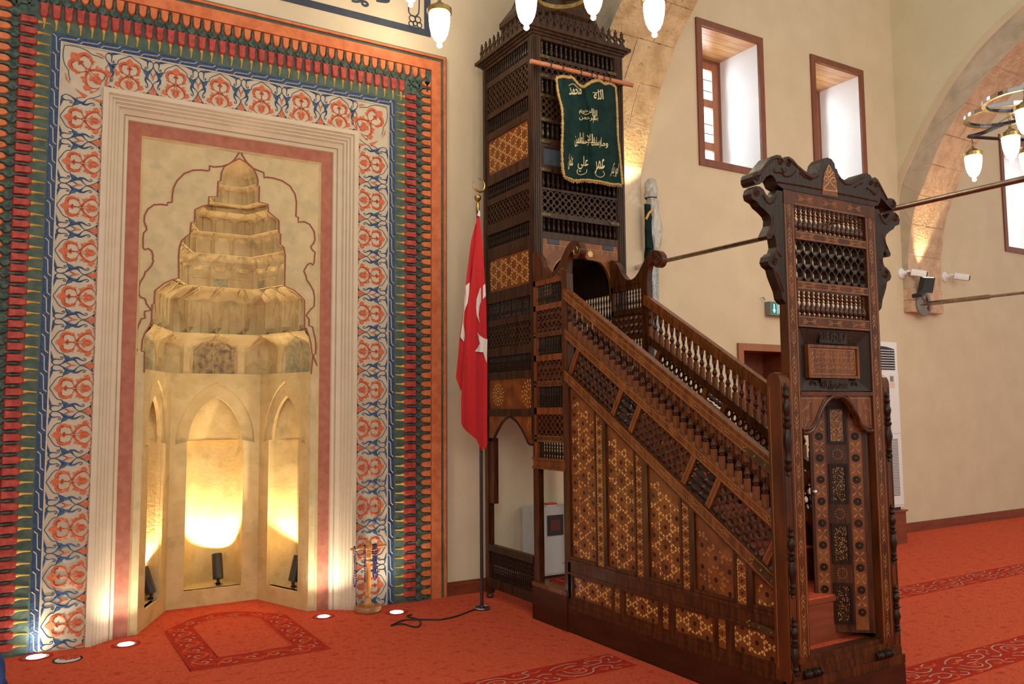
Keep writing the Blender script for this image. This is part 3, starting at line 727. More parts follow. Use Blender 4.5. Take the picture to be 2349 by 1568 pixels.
# painted face panel with the stepped silhouette opening
PF = Fr((MC, WY+PY, 0), (1, 0, 0), (0, 0, 1)); YP = WY+PY
def zm(ox, oy, s, L): return [(ox+x*s, oy+y*s) for x, y in L]
def topan(L):
    out = []
    for x, y in L: p = atY(x, y, YP); out.append((p.x-MC, p.z))
    return out
sA = 460/2254
silL = topan(zm(300, 600, sA, [(105, 1245), (100, 1010), (120, 1000), (130, 880), (160, 800), (215, 715), (232, 670), (240, 480), (262, 470), (270, 325), (380, 240), (460, 205), (540, 185)])
             + zm(300, 300, sA, [(538, 1400), (548, 1300), (575, 1230), (640, 1175), (665, 1160), (680, 1030), (715, 1025), (722, 885), (800, 850), (875, 830), (878, 742), (972, 742), (982, 570), (1010, 560), (1020, 470), (1050, 405), (1120, 360)]))
silR = topan(zm(300, 300, sA, [(1300, 360), (1380, 430), (1415, 500), (1430, 560), (1425, 615), (1445, 625), (1440, 800), (1542, 828), (1545, 910), (1665, 1010), (1665, 1150), (1682, 1158), (1680, 1280), (1718, 1305), (1735, 1400)])
             + zm(300, 600, sA, [(1728, 275), (1830, 320), (1900, 380), (1950, 430), (1952, 740), (1970, 745), (2000, 830), (2025, 930), (2035, 1030), (2045, 1050), (2042, 1260)]))
apex = topan(zm(300, 300, sA, [(1220, 312)]))
OW = .587
silL[0] = (-OW, silL[0][1]); silL[1] = (-OW-.002, silL[1][1]); silR[-1] = (OW+.004, silR[-1][1])
sil = silL+apex+silR
tp = ZI-(HI-.634)
poly = [(-.634, 0), (-OW, 0)]+sil+[(OW, 0), (.634, 0), (.634, tp), (-.634, tp)]
b = MB().mat('facepan'); b.prism(PF, poly[::-1], -.03, 0); fp = b.build('painted_face_panel', mih)
b = MB().mat('redline')
b.tube([PF(u, v, .003) for u, v in sil], .0055, 6)
outL = topan(zm(300, 300, sA, [(1228, 205), (1215, 250), (1160, 330), (1100, 375), (1020, 400), (930, 405), (885, 392), (885, 440), (870, 450), (800, 440), (700, 442), (600, 480), (520, 560), (480, 640), (465, 740), (465, 800), (415, 805), (412, 835), (340, 825), (260, 830), (190, 880), (155, 950), (150, 1020), (170, 1070), (180, 1110), (145, 1145), (138, 1200), (138, 1310), (155, 1335), (195, 1320), (235, 1350), (250, 1400), (245, 1440), (255, 1460), (235, 1510), (185, 1568)])
             + zm(300, 600, sA, [(165, 110), (150, 160), (105, 230), (88, 300), (92, 370), (115, 400), (160, 415), (175, 470), (230, 545), (155, 555), (155, 600), (165, 630), (118, 640), (80, 730), (55, 830), (52, 950), (72, 990), (40, 1050), (10, 1110)]))
outR = topan(zm(300, 300, sA, [(1228, 205), (1250, 270), (1300, 350), (1380, 425), (1495, 470), (1500, 530), (1520, 520), (1600, 530), (1700, 560), (1790, 620), (1845, 710), (1862, 800), (1855, 960), (1885, 975), (1880, 1025), (1950, 1020), (2010, 1050), (2060, 1130), (2070, 1220), (2055, 1260), (2022, 1300), (2040, 1340), (2070, 1360), (2060, 1480), (2045, 1505), (2020, 1485), (1985, 1500), (1950, 1560)])
             + zm(300, 600, sA, [(1945, 105), (1970, 165), (1975, 200), (2010, 250), (2050, 320), (2065, 400), (2060, 500), (2020, 535), (1970, 600), (2005, 650), (2000, 715), (2040, 730), (2070, 850), (2080, 950), (2075, 1030), (2048, 1055), (2095, 1170)]))
for L in (outL, outR): b.tube([PF(u, v, .003) for u, v in L], .0055, 6)
b.build('red_outline', fp)

# niche: three panels, each with a hollowed bay
N0, N3 = (MC-OW, YP), (MC+OW, YP)
N1, N2 = (1.005, 6.80), (1.685, 6.80)
ZT = 1.79
def pan(p, q): return Fr((p[0], p[1], 0), (q[0]-p[0], q[1]-p[1], 0), (0, 0, 1))
def ogee(c, w, z0, z1, n=8):
    """pointed arch points from left springing to right springing"""
    k0 = .55; R = w*(1+k0); am = math.acos(k0/(1+k0)); H = R*math.sin(am); L = []
    for k in range(n+1):
        a = am*k/n; L.append((c+k0*w-R*math.cos(a), z0+(z1-z0)*R*math.sin(a)/H))
    L[-1] = (c, z1)
    return L+[(2*c-u, v) for u, v in L[-2::-1]]
for nm, p, q, c0, w, wo in (('left_bay', N0, N1, .5, .19, .27), ('centre_bay', N1, N2, .5, .215, .30), ('right_bay', N2, N3, .5, .20, .27)):
    F = pan(p, q); L = math.hypot(q[0]-p[0], q[1]-p[1]); c = L*c0; zs, zl, za, zo = .125, 1.27, 1.62, 1.735
    f = MB().mat('niche')
    hole = [(c-w, zs), (c+w, zs), (c+w, zl)]+[(u, v) for u, v in ogee(c, wo, zl-.02, zo)][::-1]+[(c-w, zl)]
    f.prism(F, [(0, 0), (L, 0), (L, ZT+.01), (0, ZT+.01)], -.02, 0, [hole])
    hole2 = [(c-w, zs), (c+w, zs), (c+w, zl)]+[(u, v) for u, v in ogee(c, w-.012, zl, za)][::-1][0:]+[(c-w, zl)]
    f.prism(F, [(0, 0), (L, 0), (L, ZT+.01), (0, ZT+.01)], -.05, -.021, [hole2])
    r = f.build(nm, mih)
    g = MB().mat('niche'); dd = .27 if nm == 'centre_bay' else .20
    curve = lambda t: -.05-dd*math.sqrt(max(0, 1-(2*t-1)**2))**1.0
    g.grid(lambda a, z: F(c-w+2*w*a, zs+(zl-zs)*z, curve(a)), 20, 8)
    g.grid(lambda a, z: F(c-w+2*w*a, zl+(za+.02-zl)*z, -.05-(dd*.62)*math.sqrt(max(0, 1-(2*a-1)**2))*(1-z*.55)), 20, 10)
    g.build('hollow', r)
    g = MB().mat('niche'); g.grid(lambda a, z: F(c-w+2*w*a, zs, -.02+(curve(a)+.02)*z), 20, 1, flip=True)
    g.grid(lambda a, z: F(c-w+2*w*a, zl, -.05+(curve(a)+.05)*(1-z*.4)-0*z), 20, 1); g.build('sill', r)
# stalactite hood
tiers = [  # half width, z0, z1, cells, kind
    (.605, 1.79, 2.115, 5, 'arch'), (.565, 2.115, 2.47, 9, 'kite'), (.425, 2.47, 2.72, 9, 'cell'), (.375, 2.72, 2.88, 9, 'blk'),
    (.325, 2.88, 3.03, 7, 'arch2'), (.270, 3.03, 3.085, 5, 'blk'), (.205, 3.085, 3.215, 7, 'flute'), (.165, 3.215, 3.3, 7, 'end')]
def plan(w, t, back=1.0):
    dp = .60*(w/.587)*back; xb = w*.60
    P = [(-w, 0), (-xb, dp), (xb, dp), (w, 0)]
    Ls = [math.hypot(P[i+1][0]-P[i][0], P[i+1][1]-P[i][1]) for i in range(3)]; T = sum(Ls); d = t*T
    for i in range(3):
        if d <= Ls[i] or i == 2:
            k = d/Ls[i]; x = P[i][0]+(P[i+1][0]-P[i][0])*k; y = P[i][1]+(P[i+1][1]-P[i][1])*k
            nx, ny = (P[i+1][1]-P[i][1])/Ls[i], -(P[i+1][0]-P[i][0])/Ls[i]
            return x, y, nx, ny
        d -= Ls[i]
for ti, (w, z0, z1, nc, kd) in enumerate(tiers[:-1]):
    b = MB().mat('niche'); wn = tiers[ti+1][0]
    def pt(a, v, w=w, z0=z0, z1=z1, nc=nc, kd=kd):
        sm_ = max(0, (v-.71)/.29); x, y, nx, ny = plan(w+(wn-w)*sm_*sm_*(3-2*sm_), a); cu = (a*nc) % 1.0
        if a >= 1: cu = 1
        u = 2*cu-1; au = abs(u); sc = w/.587
        h = 0
        if kd in ('arch', 'arch2'):
            top = .62+.36*(1-au)**.7
            if v < top and au < .86: h = -.05*min(1, (top-v)*6)*math.sqrt(max(0, 1-(au/.86)**2))
            elif v > .6: h = .03*(v-.6)/.4
        elif kd == 'kite':
            lim = (v/.72 if v < .72 else (1-v)/.28)
            h = -.045+(.055*max(0, 1-au/max(lim, .02)) if au < lim else 0)
        elif kd == 'cell':
            h = -.035*(1-au**3) if v < .62 else (-.02+.05*max(0, 1-au-(v-.62)*1.8))
            if v < .3 and au < .9: h -= .012
        elif kd == 'blk': h = -.02 if au < .86 else .008
        elif kd == 'flute': h = -.022*math.sqrt(max(0, 1-u*u))
        lean = .02*v
        h *= max(.45, sc)
        return PF(x+nx*(h+lean*0), z0+(z1-z0)*v, -(y)-ny*h*1.0-.004) if True else None
    b.grid(pt, *({'arch': (nc*16, 20), 'kite': (nc*4, 7), 'cell': (nc*6, 8), 'blk': (nc*6, 6), 'arch2': (nc*6, 8), 'flute': (nc*8, 8)}[kd]), smooth=False, flip=False)
    if kd == 'arch':
        # dark old paint in alternate cells, as flat lens patches set into the hollows
        b2 = None
    o = b.build('stalactite_tier', mih)
    b = MB().mat('niche')
    def lip(a, v, w=wn, w0=w, z1=z1):
        x, y, nx, ny = plan(w, a); return PF(x+nx*(.012*v), z1-.006+.004*v, -y-ny*.012*v-.004)
    b.grid(lip, 48, 1, smooth=False); b.build('tier_ledge', o)
    nrm = lambda a: Vector((plan(w, a)[2], -1*plan(w, a)[3], 0))
    def on(aa, v, e=.0025): x, y, nx, ny = plan(w, aa); return pt(min(max(aa, .0005), .9995), v)+Vector((nx*e, ny*e, 0))
    rb = MB().mat('niche')
    for ci in range(nc):
        def line(L, r=.0032, n=5):
            P = [on((ci+.5+u*.5)/nc, v) for u, v in smooth2(L, n)]; rb.tube(P, r, 4)
        if kd in ('arch', 'arch2'): line([(-.86, .02), (-.84, .55), (-.6, .74), (-.3, .88), (0, .985)]); line([(.86, .02), (.84, .55), (.6, .74), (.3, .88), (0, .985)])
        if kd == 'arch' and ci in (1, 3):
            for a_ in (-.6, -.28, .0, .28, .6): line([(0, .04), (a_*.7, .35), (a_, .70-abs(a_)*.25)], .0028)
        elif kd == 'kite':
            for s_ in (1, -1): line([(0, .02), (s_*.72, .70)], .005, n=8); line([(s_*.72, .70), (0, .98)], .005, n=6); line([(s_*.98, .02), (s_*.98, .66)], n=6); line([(0, .02), (s_*.22, .62), (0, .85)])
        elif kd == 'cell':
            for s_ in (1, -1): line([(s_*.98, .0), (s_*.98, .66), (s_*.5, .84), (0, .98)]); line([(0, .3), (s_*.95, .3)]); line([(0, .62), (s_*.95, .62)])
        elif kd == 'blk':
            for s_ in (1, -1): line([(s_*.9, .02), (s_*.9, .9)]); line([(0, .86), (s_*.9, .86)])
        else: line([(0, .02), (0, .98)])
    rb.build('moulded_rib', o)
    if kd in ('arch', 'cell'):
        for ci, mk in (((0, 'niche_blue'), (2, 'niche_dark'), (4, 'niche_blue')) if kd == 'arch' else ((2, 'niche_blue'), (4, 'niche_blue'), (6, 'niche_blue'))):
            b = MB().mat(mk)
            def cp(a, v, ci=ci):
                u = 2*a-1
                if kd == 'arch': au = abs(u)*.80; return on((ci+.5+u*.80*.5)/nc, v*(.60+.33*(1-au)**.8)*.97+.01, .0018)
                return on((ci+.5+u*.84*.5)/nc, .03+v*.25, .0018)
            b.grid(cp, 24, 14, smooth=False); b.build('painted_cell', o)
# fluted cap dome
b = MB().mat('niche')
def cap(a, v):
    w = .172*math.cos(v*PI/2)**.55; x, y, nx, ny = plan(max(w, .0008), a); h = -.008*math.sin(a*PI*9)**2*(1-v)
    return PF(x+nx*h+.008, 3.215+(apex[0][1]-3.215)*v, -y-ny*h-.002)
b.grid(cap, 60, 14, smooth=False); b.build('fluted_cap', mih)
# solid backing so that nothing shines through between the tiers
b = MB().mat('niche'); b.box(PF, -.66, .66, 0, 3.5, -1.02, -1.0); b.box(PF, -.66, -.64, 0, 3.5, -1.0, -.03); b.box(PF, .64, .66, 0, 3.5, -1.0, -.03); b.box(PF, -.66, .66, 3.48, 3.5, -1.0, -.03)
b.build('masonry_core', mih)
b = MB().mat('carpet'); b.wbox(MC-.62, MC+.62, 6.1, 6.85, -.004, .001); b.build('niche_carpet', fl)
# ================================================================== minbar (pulpit)
MX, GX1, GY = 3.24, 3.985, 2.756            # near side plane, far side, gate front
TY, TB, TX1 = 5.08, 5.86, 4.13              # tower front, back, far side
YT = 4.665                                   # head of the stair
mb_ = thing('minbar', 'tall dark carved wooden pulpit with gate, railed staircase and lattice tower', 'pulpit', ((MX+GX1)/2, 4.2, 0))
SF = Fr((MX, 0, 0), (0, -1, 0), (0, 0, 1))                 # near side, u = -y, n towards the niche
GF = Fr((0, GY, 0), (1, 0, 0), (0, 0, 1))                  # gate front
TF = Fr((0, TY, 0), (1, 0, 0), (0, 0, 1))                  # tower front
TL = Fr((MX+.02, 0, 0), (0, -1, 0), (0, 0, 1))             # tower near side
GL0 = 3.257
def P_(nm, b, parent=mb_, **k): 
    o = b.build(nm, parent)
    for a, v in k.items(): o[a] = v
    return o
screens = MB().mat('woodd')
# ---- plinth
b = MB().mat('plinth')
b.wbox(MX-.012, GX1+.045, GY-.03, 4.665, .012, .155); b.wbox(MX-.005, GX1+.04, GY-.022, 4.66, 0, .012)
P_('plinth_board', b)
b = MB().mat('plinth'); b.wbox(MX-.018, TX1, 4.665, TY+.02, 0, .235); b.mat('woodr'); b.wbox(MX-.02, TX1, 4.66, TY+.02, .235, .262); P_('landing_plinth', b)
# ---- near side wall: frame and inlaid panels
SL = .612
def zH(y): return 1.7575+(y-3.737)*SL
def zM(y): return 1.495+(y-3.748)*SL
def zL(y): return 1.2175+(y-3.75)*SL
Y0 = GY+.085
b = MB().mat('wood')
b.box(SF, -4.665, -Y0, .155, .185, -.02, .008); b.box(SF, -4.665, -Y0, .185, .225, -.02, .002)
P_('base_moulding', b)
b = MB().mat('wood')
b.box(SF, -4.665, -Y0, .40, .465, -.02, .004); b.box(SF, -4.665, -Y0, .465, .485, -.02, .012); b.box(SF, -4.665, -Y0, .385, .40, -.02, .010); P_('middle_moulding', b)
b = MB().mat('woodd'); b.prism(SF, [(-4.665, .15), (-Y0, .15), (-Y0, zL(Y0)), (-4.665, zL(4.665))], -.045, -.018); P_('side_backboard', b)
low = [(4.618, 4.187, 0), (4.164, 4.109, 1), (4.065, 3.750, 0), (3.716, 3.664, 1), (3.618, 3.307, 0), (3.275, 3.218, 1), (3.171, 2.859, 0)]
for ya, yb, nar in low:
    b = MB().mat('inpan'); poly = [(-ya, .238), (-yb, .238), (-yb, .38), (-ya, .38)]
    b.box(SF, -ya-.01, -yb+.01, .228, .388, -.018, -.008 if not nar else .0); r = P_('inlaid_strip' if nar else 'lower_inlaid_panel', b)
    b = MB(); inlay(b, SF, poly, .060 if nar else .112, -.0075 if not nar else .0007, ang=.3, size=.5); P_('inlay_pattern', b, r)
b = MB().mat('wood'); ed = [4.665]+[y for t in low for y in t[:2]]+[Y0]
for a, c in zip(ed[::2], ed[1::2]): b.box(SF, -a, -c, .225, .388, -.018, .004)
for ya, yb, nar in low:
    if not nar: moldframe(b, SF, -ya-.004, -yb+.004, .226, .387, .012, -.008, .009)
P_('lower_stiles', b)
up = [(4.629, 4.346, 0), (4.330, 4.263, 1), (4.225, 3.952, 0), (3.936, 3.875, 1), (3.823, 3.554, 0), (3.536, 3.478, 1), (3.433, 3.150, 2), (3.128, 3.065, 1), (3.018, 2.862, 0)]
zt = lambda y: zL(y)-.115
for ya, yb, nar in up:
    q = .49 if nar != 1 else .487
    poly = [(-ya, q), (-yb, q), (-yb, zt(yb)), (-ya, zt(ya))]
    b = MB().mat('inpan'); dn = .0 if nar == 1 else -.010
    b.prism(SF, [(-ya-.006, q-.003), (-yb+.006, q-.003), (-yb+.006, zt(yb)+.03), (-ya-.006, zt(ya)+.03)], -.018, dn); r = P_('inlaid_strip' if nar == 1 else 'side_inlaid_panel', b)
    b = MB(); sh = [(u+(.008 if u < -(ya+yb)/2 else -.008), v+(.01 if v < .6 else -.03)) for u, v in poly]
    if nar == 1: inlay(b, SF, poly, .062, dn+.0007, ang=.3, size=.5)
    elif nar == 2: inlay(b, SF, sh, .115, dn+.0007, ang=.3, size=.5, mats=('inlay2', 'inpan'))
    else: inlay(b, SF, sh, .115, dn+.0007, skip=.03 if ya < 4.5 else .18, ang=.3, size=.5, mats=('inlay', 'inlay', 'inlay2'))
    P_('inlay_pattern', b, r)
b = MB().mat('wood'); ed = [4.665]+[y for t in up for y in t[:2]]+[Y0]
for a, c in zip(ed[::2], ed[1::2]): b.prism(SF, [(-a, .485), (-c, .485), (-c, zt(c)+.04), (-a, zt(a)+.04)], -.018, .006)
for ya, yb, nar in up:
    if nar != 1: b.prism(SF, [(-ya-.002, .487), (-yb+.002, .487), (-yb+.002, .503), (-ya-.002, .503)], -.010, .009)
P_('upper_stiles', b)
# ---- sloping rails, both sides
def slope_prism(b, zf, t, F, y0, y1, n0, n1): b.prism(F, [(-y1, zf(y1)-t), (-y0, zf(y0)-t), (-y0, zf(y0)), (-y1, zf(y1))], n0, n1)
def marks(b, zf, off, F, n, step=.225, y0=2.95, y1=4.62, line=True, t=.08):
    b.mat('inlay2'); dY = math.cos(math.atan(SL)); 
    if line:
        for q in (.010, t-.012):
            b.prism(F, [(-4.66, zf(4.66)-q-.004), (-Y0, zf(Y0)-q-.004), (-Y0, zf(Y0)-q), (-4.66, zf(4.66)-q)], n, n+.0008)
    y = y0
    while y < y1:
        c = (-y, zf(y)-off); S = Vector((dY, -dY*SL)); 
        q = lambda a, d: (c[0]+S.x*a-S.y*d, c[1]+S.y*a+S.x*d)
        b.mat('inlay2')
        for s in (1, -1):
            b.ribbon(F, [q(-.018, 0), q(0, .010*s), q(.018, 0)], .003, n, .001); b.ribbon(F, [q(.018*s, 0), q(.036*s, .0), q(.046*s, .006)], .0028, n, .001)
        b.mat('brass'); b.lathe(F(*c, n), F.N, [(.0045, 0), (.003, .004)], 6); y += step
FFr = Fr((GX1-.02, 0, 0), (0, -1, 0), (0, 0, 1))     # far side (inner face), n to the near side
for F, nn, far in ((SF, (-.03, .0), 0), (FFr, (-.03, .0), 1)):
    b = MB().mat('woodr'); slope_prism(b, zH, .062, F, Y0-.03, 4.665, -.045, .018)
    b.prism(F, [(-4.665, zH(4.665)), (-Y0, zH(Y0)), (-Y0, zH(Y0)+.016), (-4.665, zH(4.665)+.016)], -.038, .010)
    if not far: marks(b, zH, .032, F, .018, t=.062)
    P_('handrail', b)
    b = MB().mat('woodr' if not far else 'wood'); slope_prism(b, zM, .065, F, Y0-.02, 4.665, -.03, .008)
    if not far: marks(b, zM, .032, F, .008, y0=2.9, t=.065)
    P_('middle_rail', b)
    b = MB().mat('wood'); slope_prism(b, zL, .095, F, Y0-.02, 4.665, -.03, .010); b.mat('woodr'); slope_prism(b, lambda y: zL(y)-.012, .062, F, Y0-.02, 4.665, .009, .014)
    if not far: marks(b, zL, .042, F, .014, y0=2.98, t=.085)
    P_('lower_rail', b)
# balusters: one turned form, copied
def baluster_bm(F, n):
    b = MB().mat('woodr'); h = .175
    b.box(F, -.0135, .0135, -.03, h*.36, n-.013, n+.013); b.box(F, -.011, .011, h*.86, h*1.22, n-.011, n+.011); b.mat('wood')
    b.lathe(F(0, h*.36, n), (0, 0, 1), [(r*.027, t*h*.5) for r, t in [(.5, 0), (.3, .04), (.52, .08), (.4, .13), (.62, .22), (.66, .30), (.5, .42), (.3, .58), (.24, .66), (.46, .70), (.24, .75), (.44, .8), (.3, .86), (.5, .92), (.4, 1)]], 8)
    return b
base = None
for far in (0, 1):
    F = FFr if far else SF
    for i in range(31):
        y = Y0+.035+i*(4.63-Y0-.035)/30; z = zM(y)
        if base is None:
            bb = baluster_bm(Fr((MX, y, z), (0, -1, 0), (0, 0, 1)), -.013); base = P_('baluster', bb); by, bz = y, z
        elif far and i < 6: continue
        else: part(base, 'baluster', mb_, (GX1-.02-MX if far else 0, y-by, z-bz))
# pierced fill between middle and lower rails
al = math.atan(SL)
for far in (0, 1):
    O = (GX1-.03 if far else MX-.0, 4.66, zL(4.66)); X2 = Fr(O, (0, -math.cos(al), -math.sin(al)), (0, -math.sin(al), math.cos(al)))
    H = (.2775-.065)*math.cos(al); Lt = (4.66-Y0)/math.cos(al)
    def su(px, py): p = atX(px, py, MX); return (4.66-p.y)/math.cos(al)+ (p.z-zL(p.y))*math.sin(al)*0
    cuts = [.06, .60, .80, 1.34, 1.56, 2.02]
    for k, (a, c) in enumerate(zip(cuts, cuts[1:]+[None])):
        if c is None: break
        if k % 2 == 0:
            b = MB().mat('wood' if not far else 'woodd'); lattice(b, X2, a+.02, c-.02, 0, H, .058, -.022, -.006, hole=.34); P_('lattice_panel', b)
        else:
            Y2 = Fr(X2(a+.02, 0), X2.V, X2.U); k2 = 4
            for i in range(k2): spindle(screens, Y2, H*(i+.5)/k2, 0, c-a-.04, .036, .014, SPS, 6)
    for c in cuts:
        b = MB().mat('woodr'); b.box(X2, c-.02, c+.02, -.01, H+.01, -.024, .004)
        if not far: b.mat('inlay2'); b.box(X2, c-.015, c-.012, 0, H, .004, .0046); b.box(X2, c+.012, c+.015, 0, H, .004, .0046)
        P_('cross_bar', b)
b = MB().mat('woodd'); b.prism(FFr, [(-4.665, .15), (-Y0, .15), (-Y0, zL(Y0)), (-4.665, zL(4.665))], -.04, -.02); P_('far_side_board', b)
# metal straps at the foot of the rails
b = MB().mat('strap')
for y, z, a in ((Y0+.09, zH(Y0+.09)-.035, al), (Y0+.07, zL(Y0+.07)-.04, al), (Y0+.09, .395, .10)):
    F = Fr((MX-.018, y, z), (0, -math.cos(a), -math.sin(a)), (0, -math.sin(a), math.cos(a)))
    b.mat('strap'); b.prism(F, [(-.10, -.008), (-.07, -.018), (.07, -.018), (.10, -.008), (.10, .008), (.07, .018), (-.07, .018), (-.10, .008)], 0, .004)
    b.mat('brass')
    for u, v in ((-.105, .012), (-.105, -.012), (-.12, 0), (.105, .012), (.105, -.012), (.12, 0), (-.04, 0), (.04, 0)): b.lathe(F(u, v, .003), F.N, [(.008, 0), (.005, .005)], 6)
    P_('brass_strap', b); b = MB()
# ---- stairs
b = MB().mat('plinth'); c2 = MB().mat('carpet'); b.wbox(MX+.03, GX1-.05, GY+.02, 2.93, .155, .268); c2.wbox(MX+.035, GX1-.055, GY+.06, 2.93, .268, .276)
yr = 2.92; z = .276
for i in range(6):
    y2 = yr+.29; z2 = z+.19 if i else .505
    b.mat('winwood2' if False else 'skirt'); b.wbox(MX+.03, GX1-.05, yr, 4.70 if i == 5 else y2+.02, z-.02, z2); b.wbox(MX+.03, GX1-.05, yr-.012, yr, z2-.025, z2)
    c2.wbox(MX+.035, GX1-.055, yr-.008, 4.72 if i == 5 else y2, z2, z2+.007); yr = y2; z = z2
P_('stair_treads', b); P_('stair_carpet', c2, label='red stair carpet')
# ---- gate
GR0, GR1 = 3.90, 3.985
b = MB().mat('woodg'); b.box(GF, GL0, 3.333, .268, 2.60, -.05, 0); 
def stile_inlay(b, u0, u1, zs):
    b.mat('inlay2'); b.box(GF, u0+.008, u0+.011, .3, 2.56, 0, .0008); b.box(GF, u1-.011, u1-.008, .3, 2.5, 0, .0008)
    c = (u0+u1)/2
    for z in zs:
        for s in (1, -1):
            b.mat('inlay2'); b.ribbon(GF, [(c, z+.012*s), (c, z+.09*s)], .003, 0, .001)
            for k in (.03, .055, .08):
                for t in (1, -1): b.ribbon(GF, [(c, z+s*k), (c+t*.010, z+s*(k+.012)), (c+t*.013, z+s*(k+.026))], [.003, .004, .002], 0, .001)
        b.mat('brass'); b.lathe(GF(c, z, 0), GF.N, [(.005, 0), (.003, .004)], 6)
zs = (.40, .62, .88, 1.12, 1.36, 1.58, 1.78, 2.02, 2.24, 2.43)
stile_inlay(b, GL0, 3.333, zs); P_('gate_stile', b)
b = MB().mat('woodg'); b.box(GF, GR0, GR1, .268, 2.60, -.05, 0); stile_inlay(b, GR0, GR1, zs); P_('gate_stile', b)
RZ = [(2.52, 2.60), (2.345, 2.39), (2.09, 2.135), (1.90, 1.958), (1.556, 1.575)]
for z0, z1 in RZ:
    b = MB().mat('woodg'); b.box(GF, 3.333 if z0 != 2.52 else GL0, GR0 if z0 != 2.52 else GR1, z0, z1, -.045, .002)
    if z1-z0 > .03:
        b.mat('inlay2')
        for z in (z0+.006, z1-.008): b.box(GF, 3.34, GR0-.006, z, z+.0025, .002, .0028)
        for c in (3.42, 3.615, 3.81):
            for s in (1, -1):
                b.ribbon(GF, [(c, (z0+z1)/2), (c+s*.05, (z0+z1)/2)], .003, .002, .001)
                for k in (.018, .034):
                    for t in (1, -1): b.ribbon(GF, [(c+s*k, (z0+z1)/2), (c+s*(k+.012), (z0+z1)/2+t*.010), (c+s*(k+.024), (z0+z1)/2+t*.013)], [.003, .004, .002], .002, .001)
    P_('gate_rail', b)
gs = None
for (z0, z1) in ((2.392, 2.518), (1.960, 2.088)):
    for i in range(15):
        x = 3.337+(i+.5)*(GR0-3.337)/15
        if gs is None:
            b = MB().mat('wood'); spindle(b, Fr((0, GY, 0), (1, 0, 0), (0, 0, 1)), x, z0, z1, .0265, -.022, SP, 10); gs = P_('baluster', b); gx, gz = x, z0
        else: part(gs, 'baluster', mb_, (x-gx, 0, z0-gz))
b = MB().mat('woodd'); lattice(b, GF, 3.335, GR0, 2.135, 2.345, .0628, -.040, -.008, hole=.40, pointed=.18, rows=3); P_('gate_lattice', b)
# inscription panel
b = MB().mat('woodd'); b.box(GF, 3.333, GR0, 1.575, 1.90, -.045, -.030)
o = [(3.338, 1.58), (3.895, 1.58), (3.895, 1.895), (3.338, 1.895)]; i_ = [(3.405, 1.645), (3.80, 1.645), (3.80, 1.815), (3.405, 1.815)]
for k in range(4):
    j = (k+1) % 4; b.mat('woodd'); q = b.add([GF(*o[k], -.004), GF(*o[j], -.004), GF(*i_[j], -.026), GF(*i_[k], -.026)]); b.face((q, q+1, q+2, q+3))
ip = P_('inscription_panel', b)
b = MB().mat('woodr'); b.box(GF, 3.425, 3.785, 1.66, 1.80, -.03, -.012); b.mat('woodr'); moldframe(b, GF, 3.405, 3.805, 1.645, 1.815, .014, -.026, .022); b.mat('inlay2'); moldframe(b, GF, 3.43, 3.78, 1.665, 1.795, .003, -.012, .001)
rnd = random.Random(4)
for r_ in range(4):
    zc_ = 1.777-r_*.026; u = 3.468
    while u < 3.742:
        w = rnd.uniform(.012, .03); b.ribbon(GF, [(u, zc_+rnd.uniform(-.004, .006)), (u+w*.5, zc_-rnd.uniform(0, .009)), (u+w, zc_+rnd.uniform(-.002, .010))], .0028, -.012, .001)
        if rnd.random() < .5: b.ribbon(GF, [(u+w*.6, zc_-.002), (u+w*.6+.002, zc_+.012)], .0026, -.012, .001)
        if rnd.random() < .5: b.box(GF, u, u+.003, zc_+.011, zc_+.014, -.012, -.011)
        u += w+.004
for s, c in ((1, 3.432), (-1, 3.778)):
    for zz in (1.70, 1.76):
        b.ribbon(GF, [(c+s*.006, zz+.03), (c+s*.022, zz+.02), (c+s*.010, zz+.004), (c+s*.024, zz-.004), (c+s*.018, zz-.018), (c+s*.006, zz-.022)], .004, -.012, .001)
put_text(b, GF, '١٣١٧', 3.605, 1.676, .035, .010, -.011); P_('inscribed_plaque', b, ip)
for zc_, tx in ((1.856, 'لا إله إلا الله'), (1.610, 'محمد رسول الله')):
    b = MB().mat('woodd'); b.box(GF, 3.50, 3.715, zc_-.032, zc_+.032, -.028, -.008); b.mat('woodt')
    for s in range(3): put_text(b, GF, shape_ar(tx), 3.607, zc_, .20, .05, -.007+s*.0015, bold=.02)
    P_('carved_lettering', b, ip)
b = MB().mat('woodd')
for x in (3.445, 3.77):
    for t in (.024, .013): b.tube([GF(x+math.cos(k*PI/6)*t, 1.607+math.sin(k*PI/6)*t, -.014) for k in range(12)], .003, 5, closed=True)
P_('rosettes', b, ip)
# arched head board
ar = [(3.345, 1.372), (3.37, 1.368), (3.41, 1.378), (3.44, 1.405), (3.475, 1.46), (3.52, 1.515), (3.57, 1.545), (3.62, 1.552), (3.67, 1.545), (3.72, 1.515), (3.765, 1.46), (3.80, 1.405), (3.83, 1.378), (3.87, 1.368), (3.895, 1.372)]
arS = smooth2(ar, 4)
b = MB().mat('woodr'); b.prism(GF, [(3.333, 1.556)]+[(3.333, 1.372)]+arS+[(3.90, 1.372), (3.90, 1.556)], -.035, -.010)
b.mat('wood'); b.tube([GF(u, v, -.008) for u, v in arS], .011, 8); b.tube([GF(u, v+.016, -.008) for u, v in arS], .005, 6)
b.mat('inlay2'); b.box(GF, 3.345, 3.888, 1.54, 1.543, -.010, -.009); b.box(GF, 3.345, 3.348, 1.40, 1.54, -.010, -.009); b.box(GF, 3.885, 3.888, 1.40, 1.54, -.010, -.009)
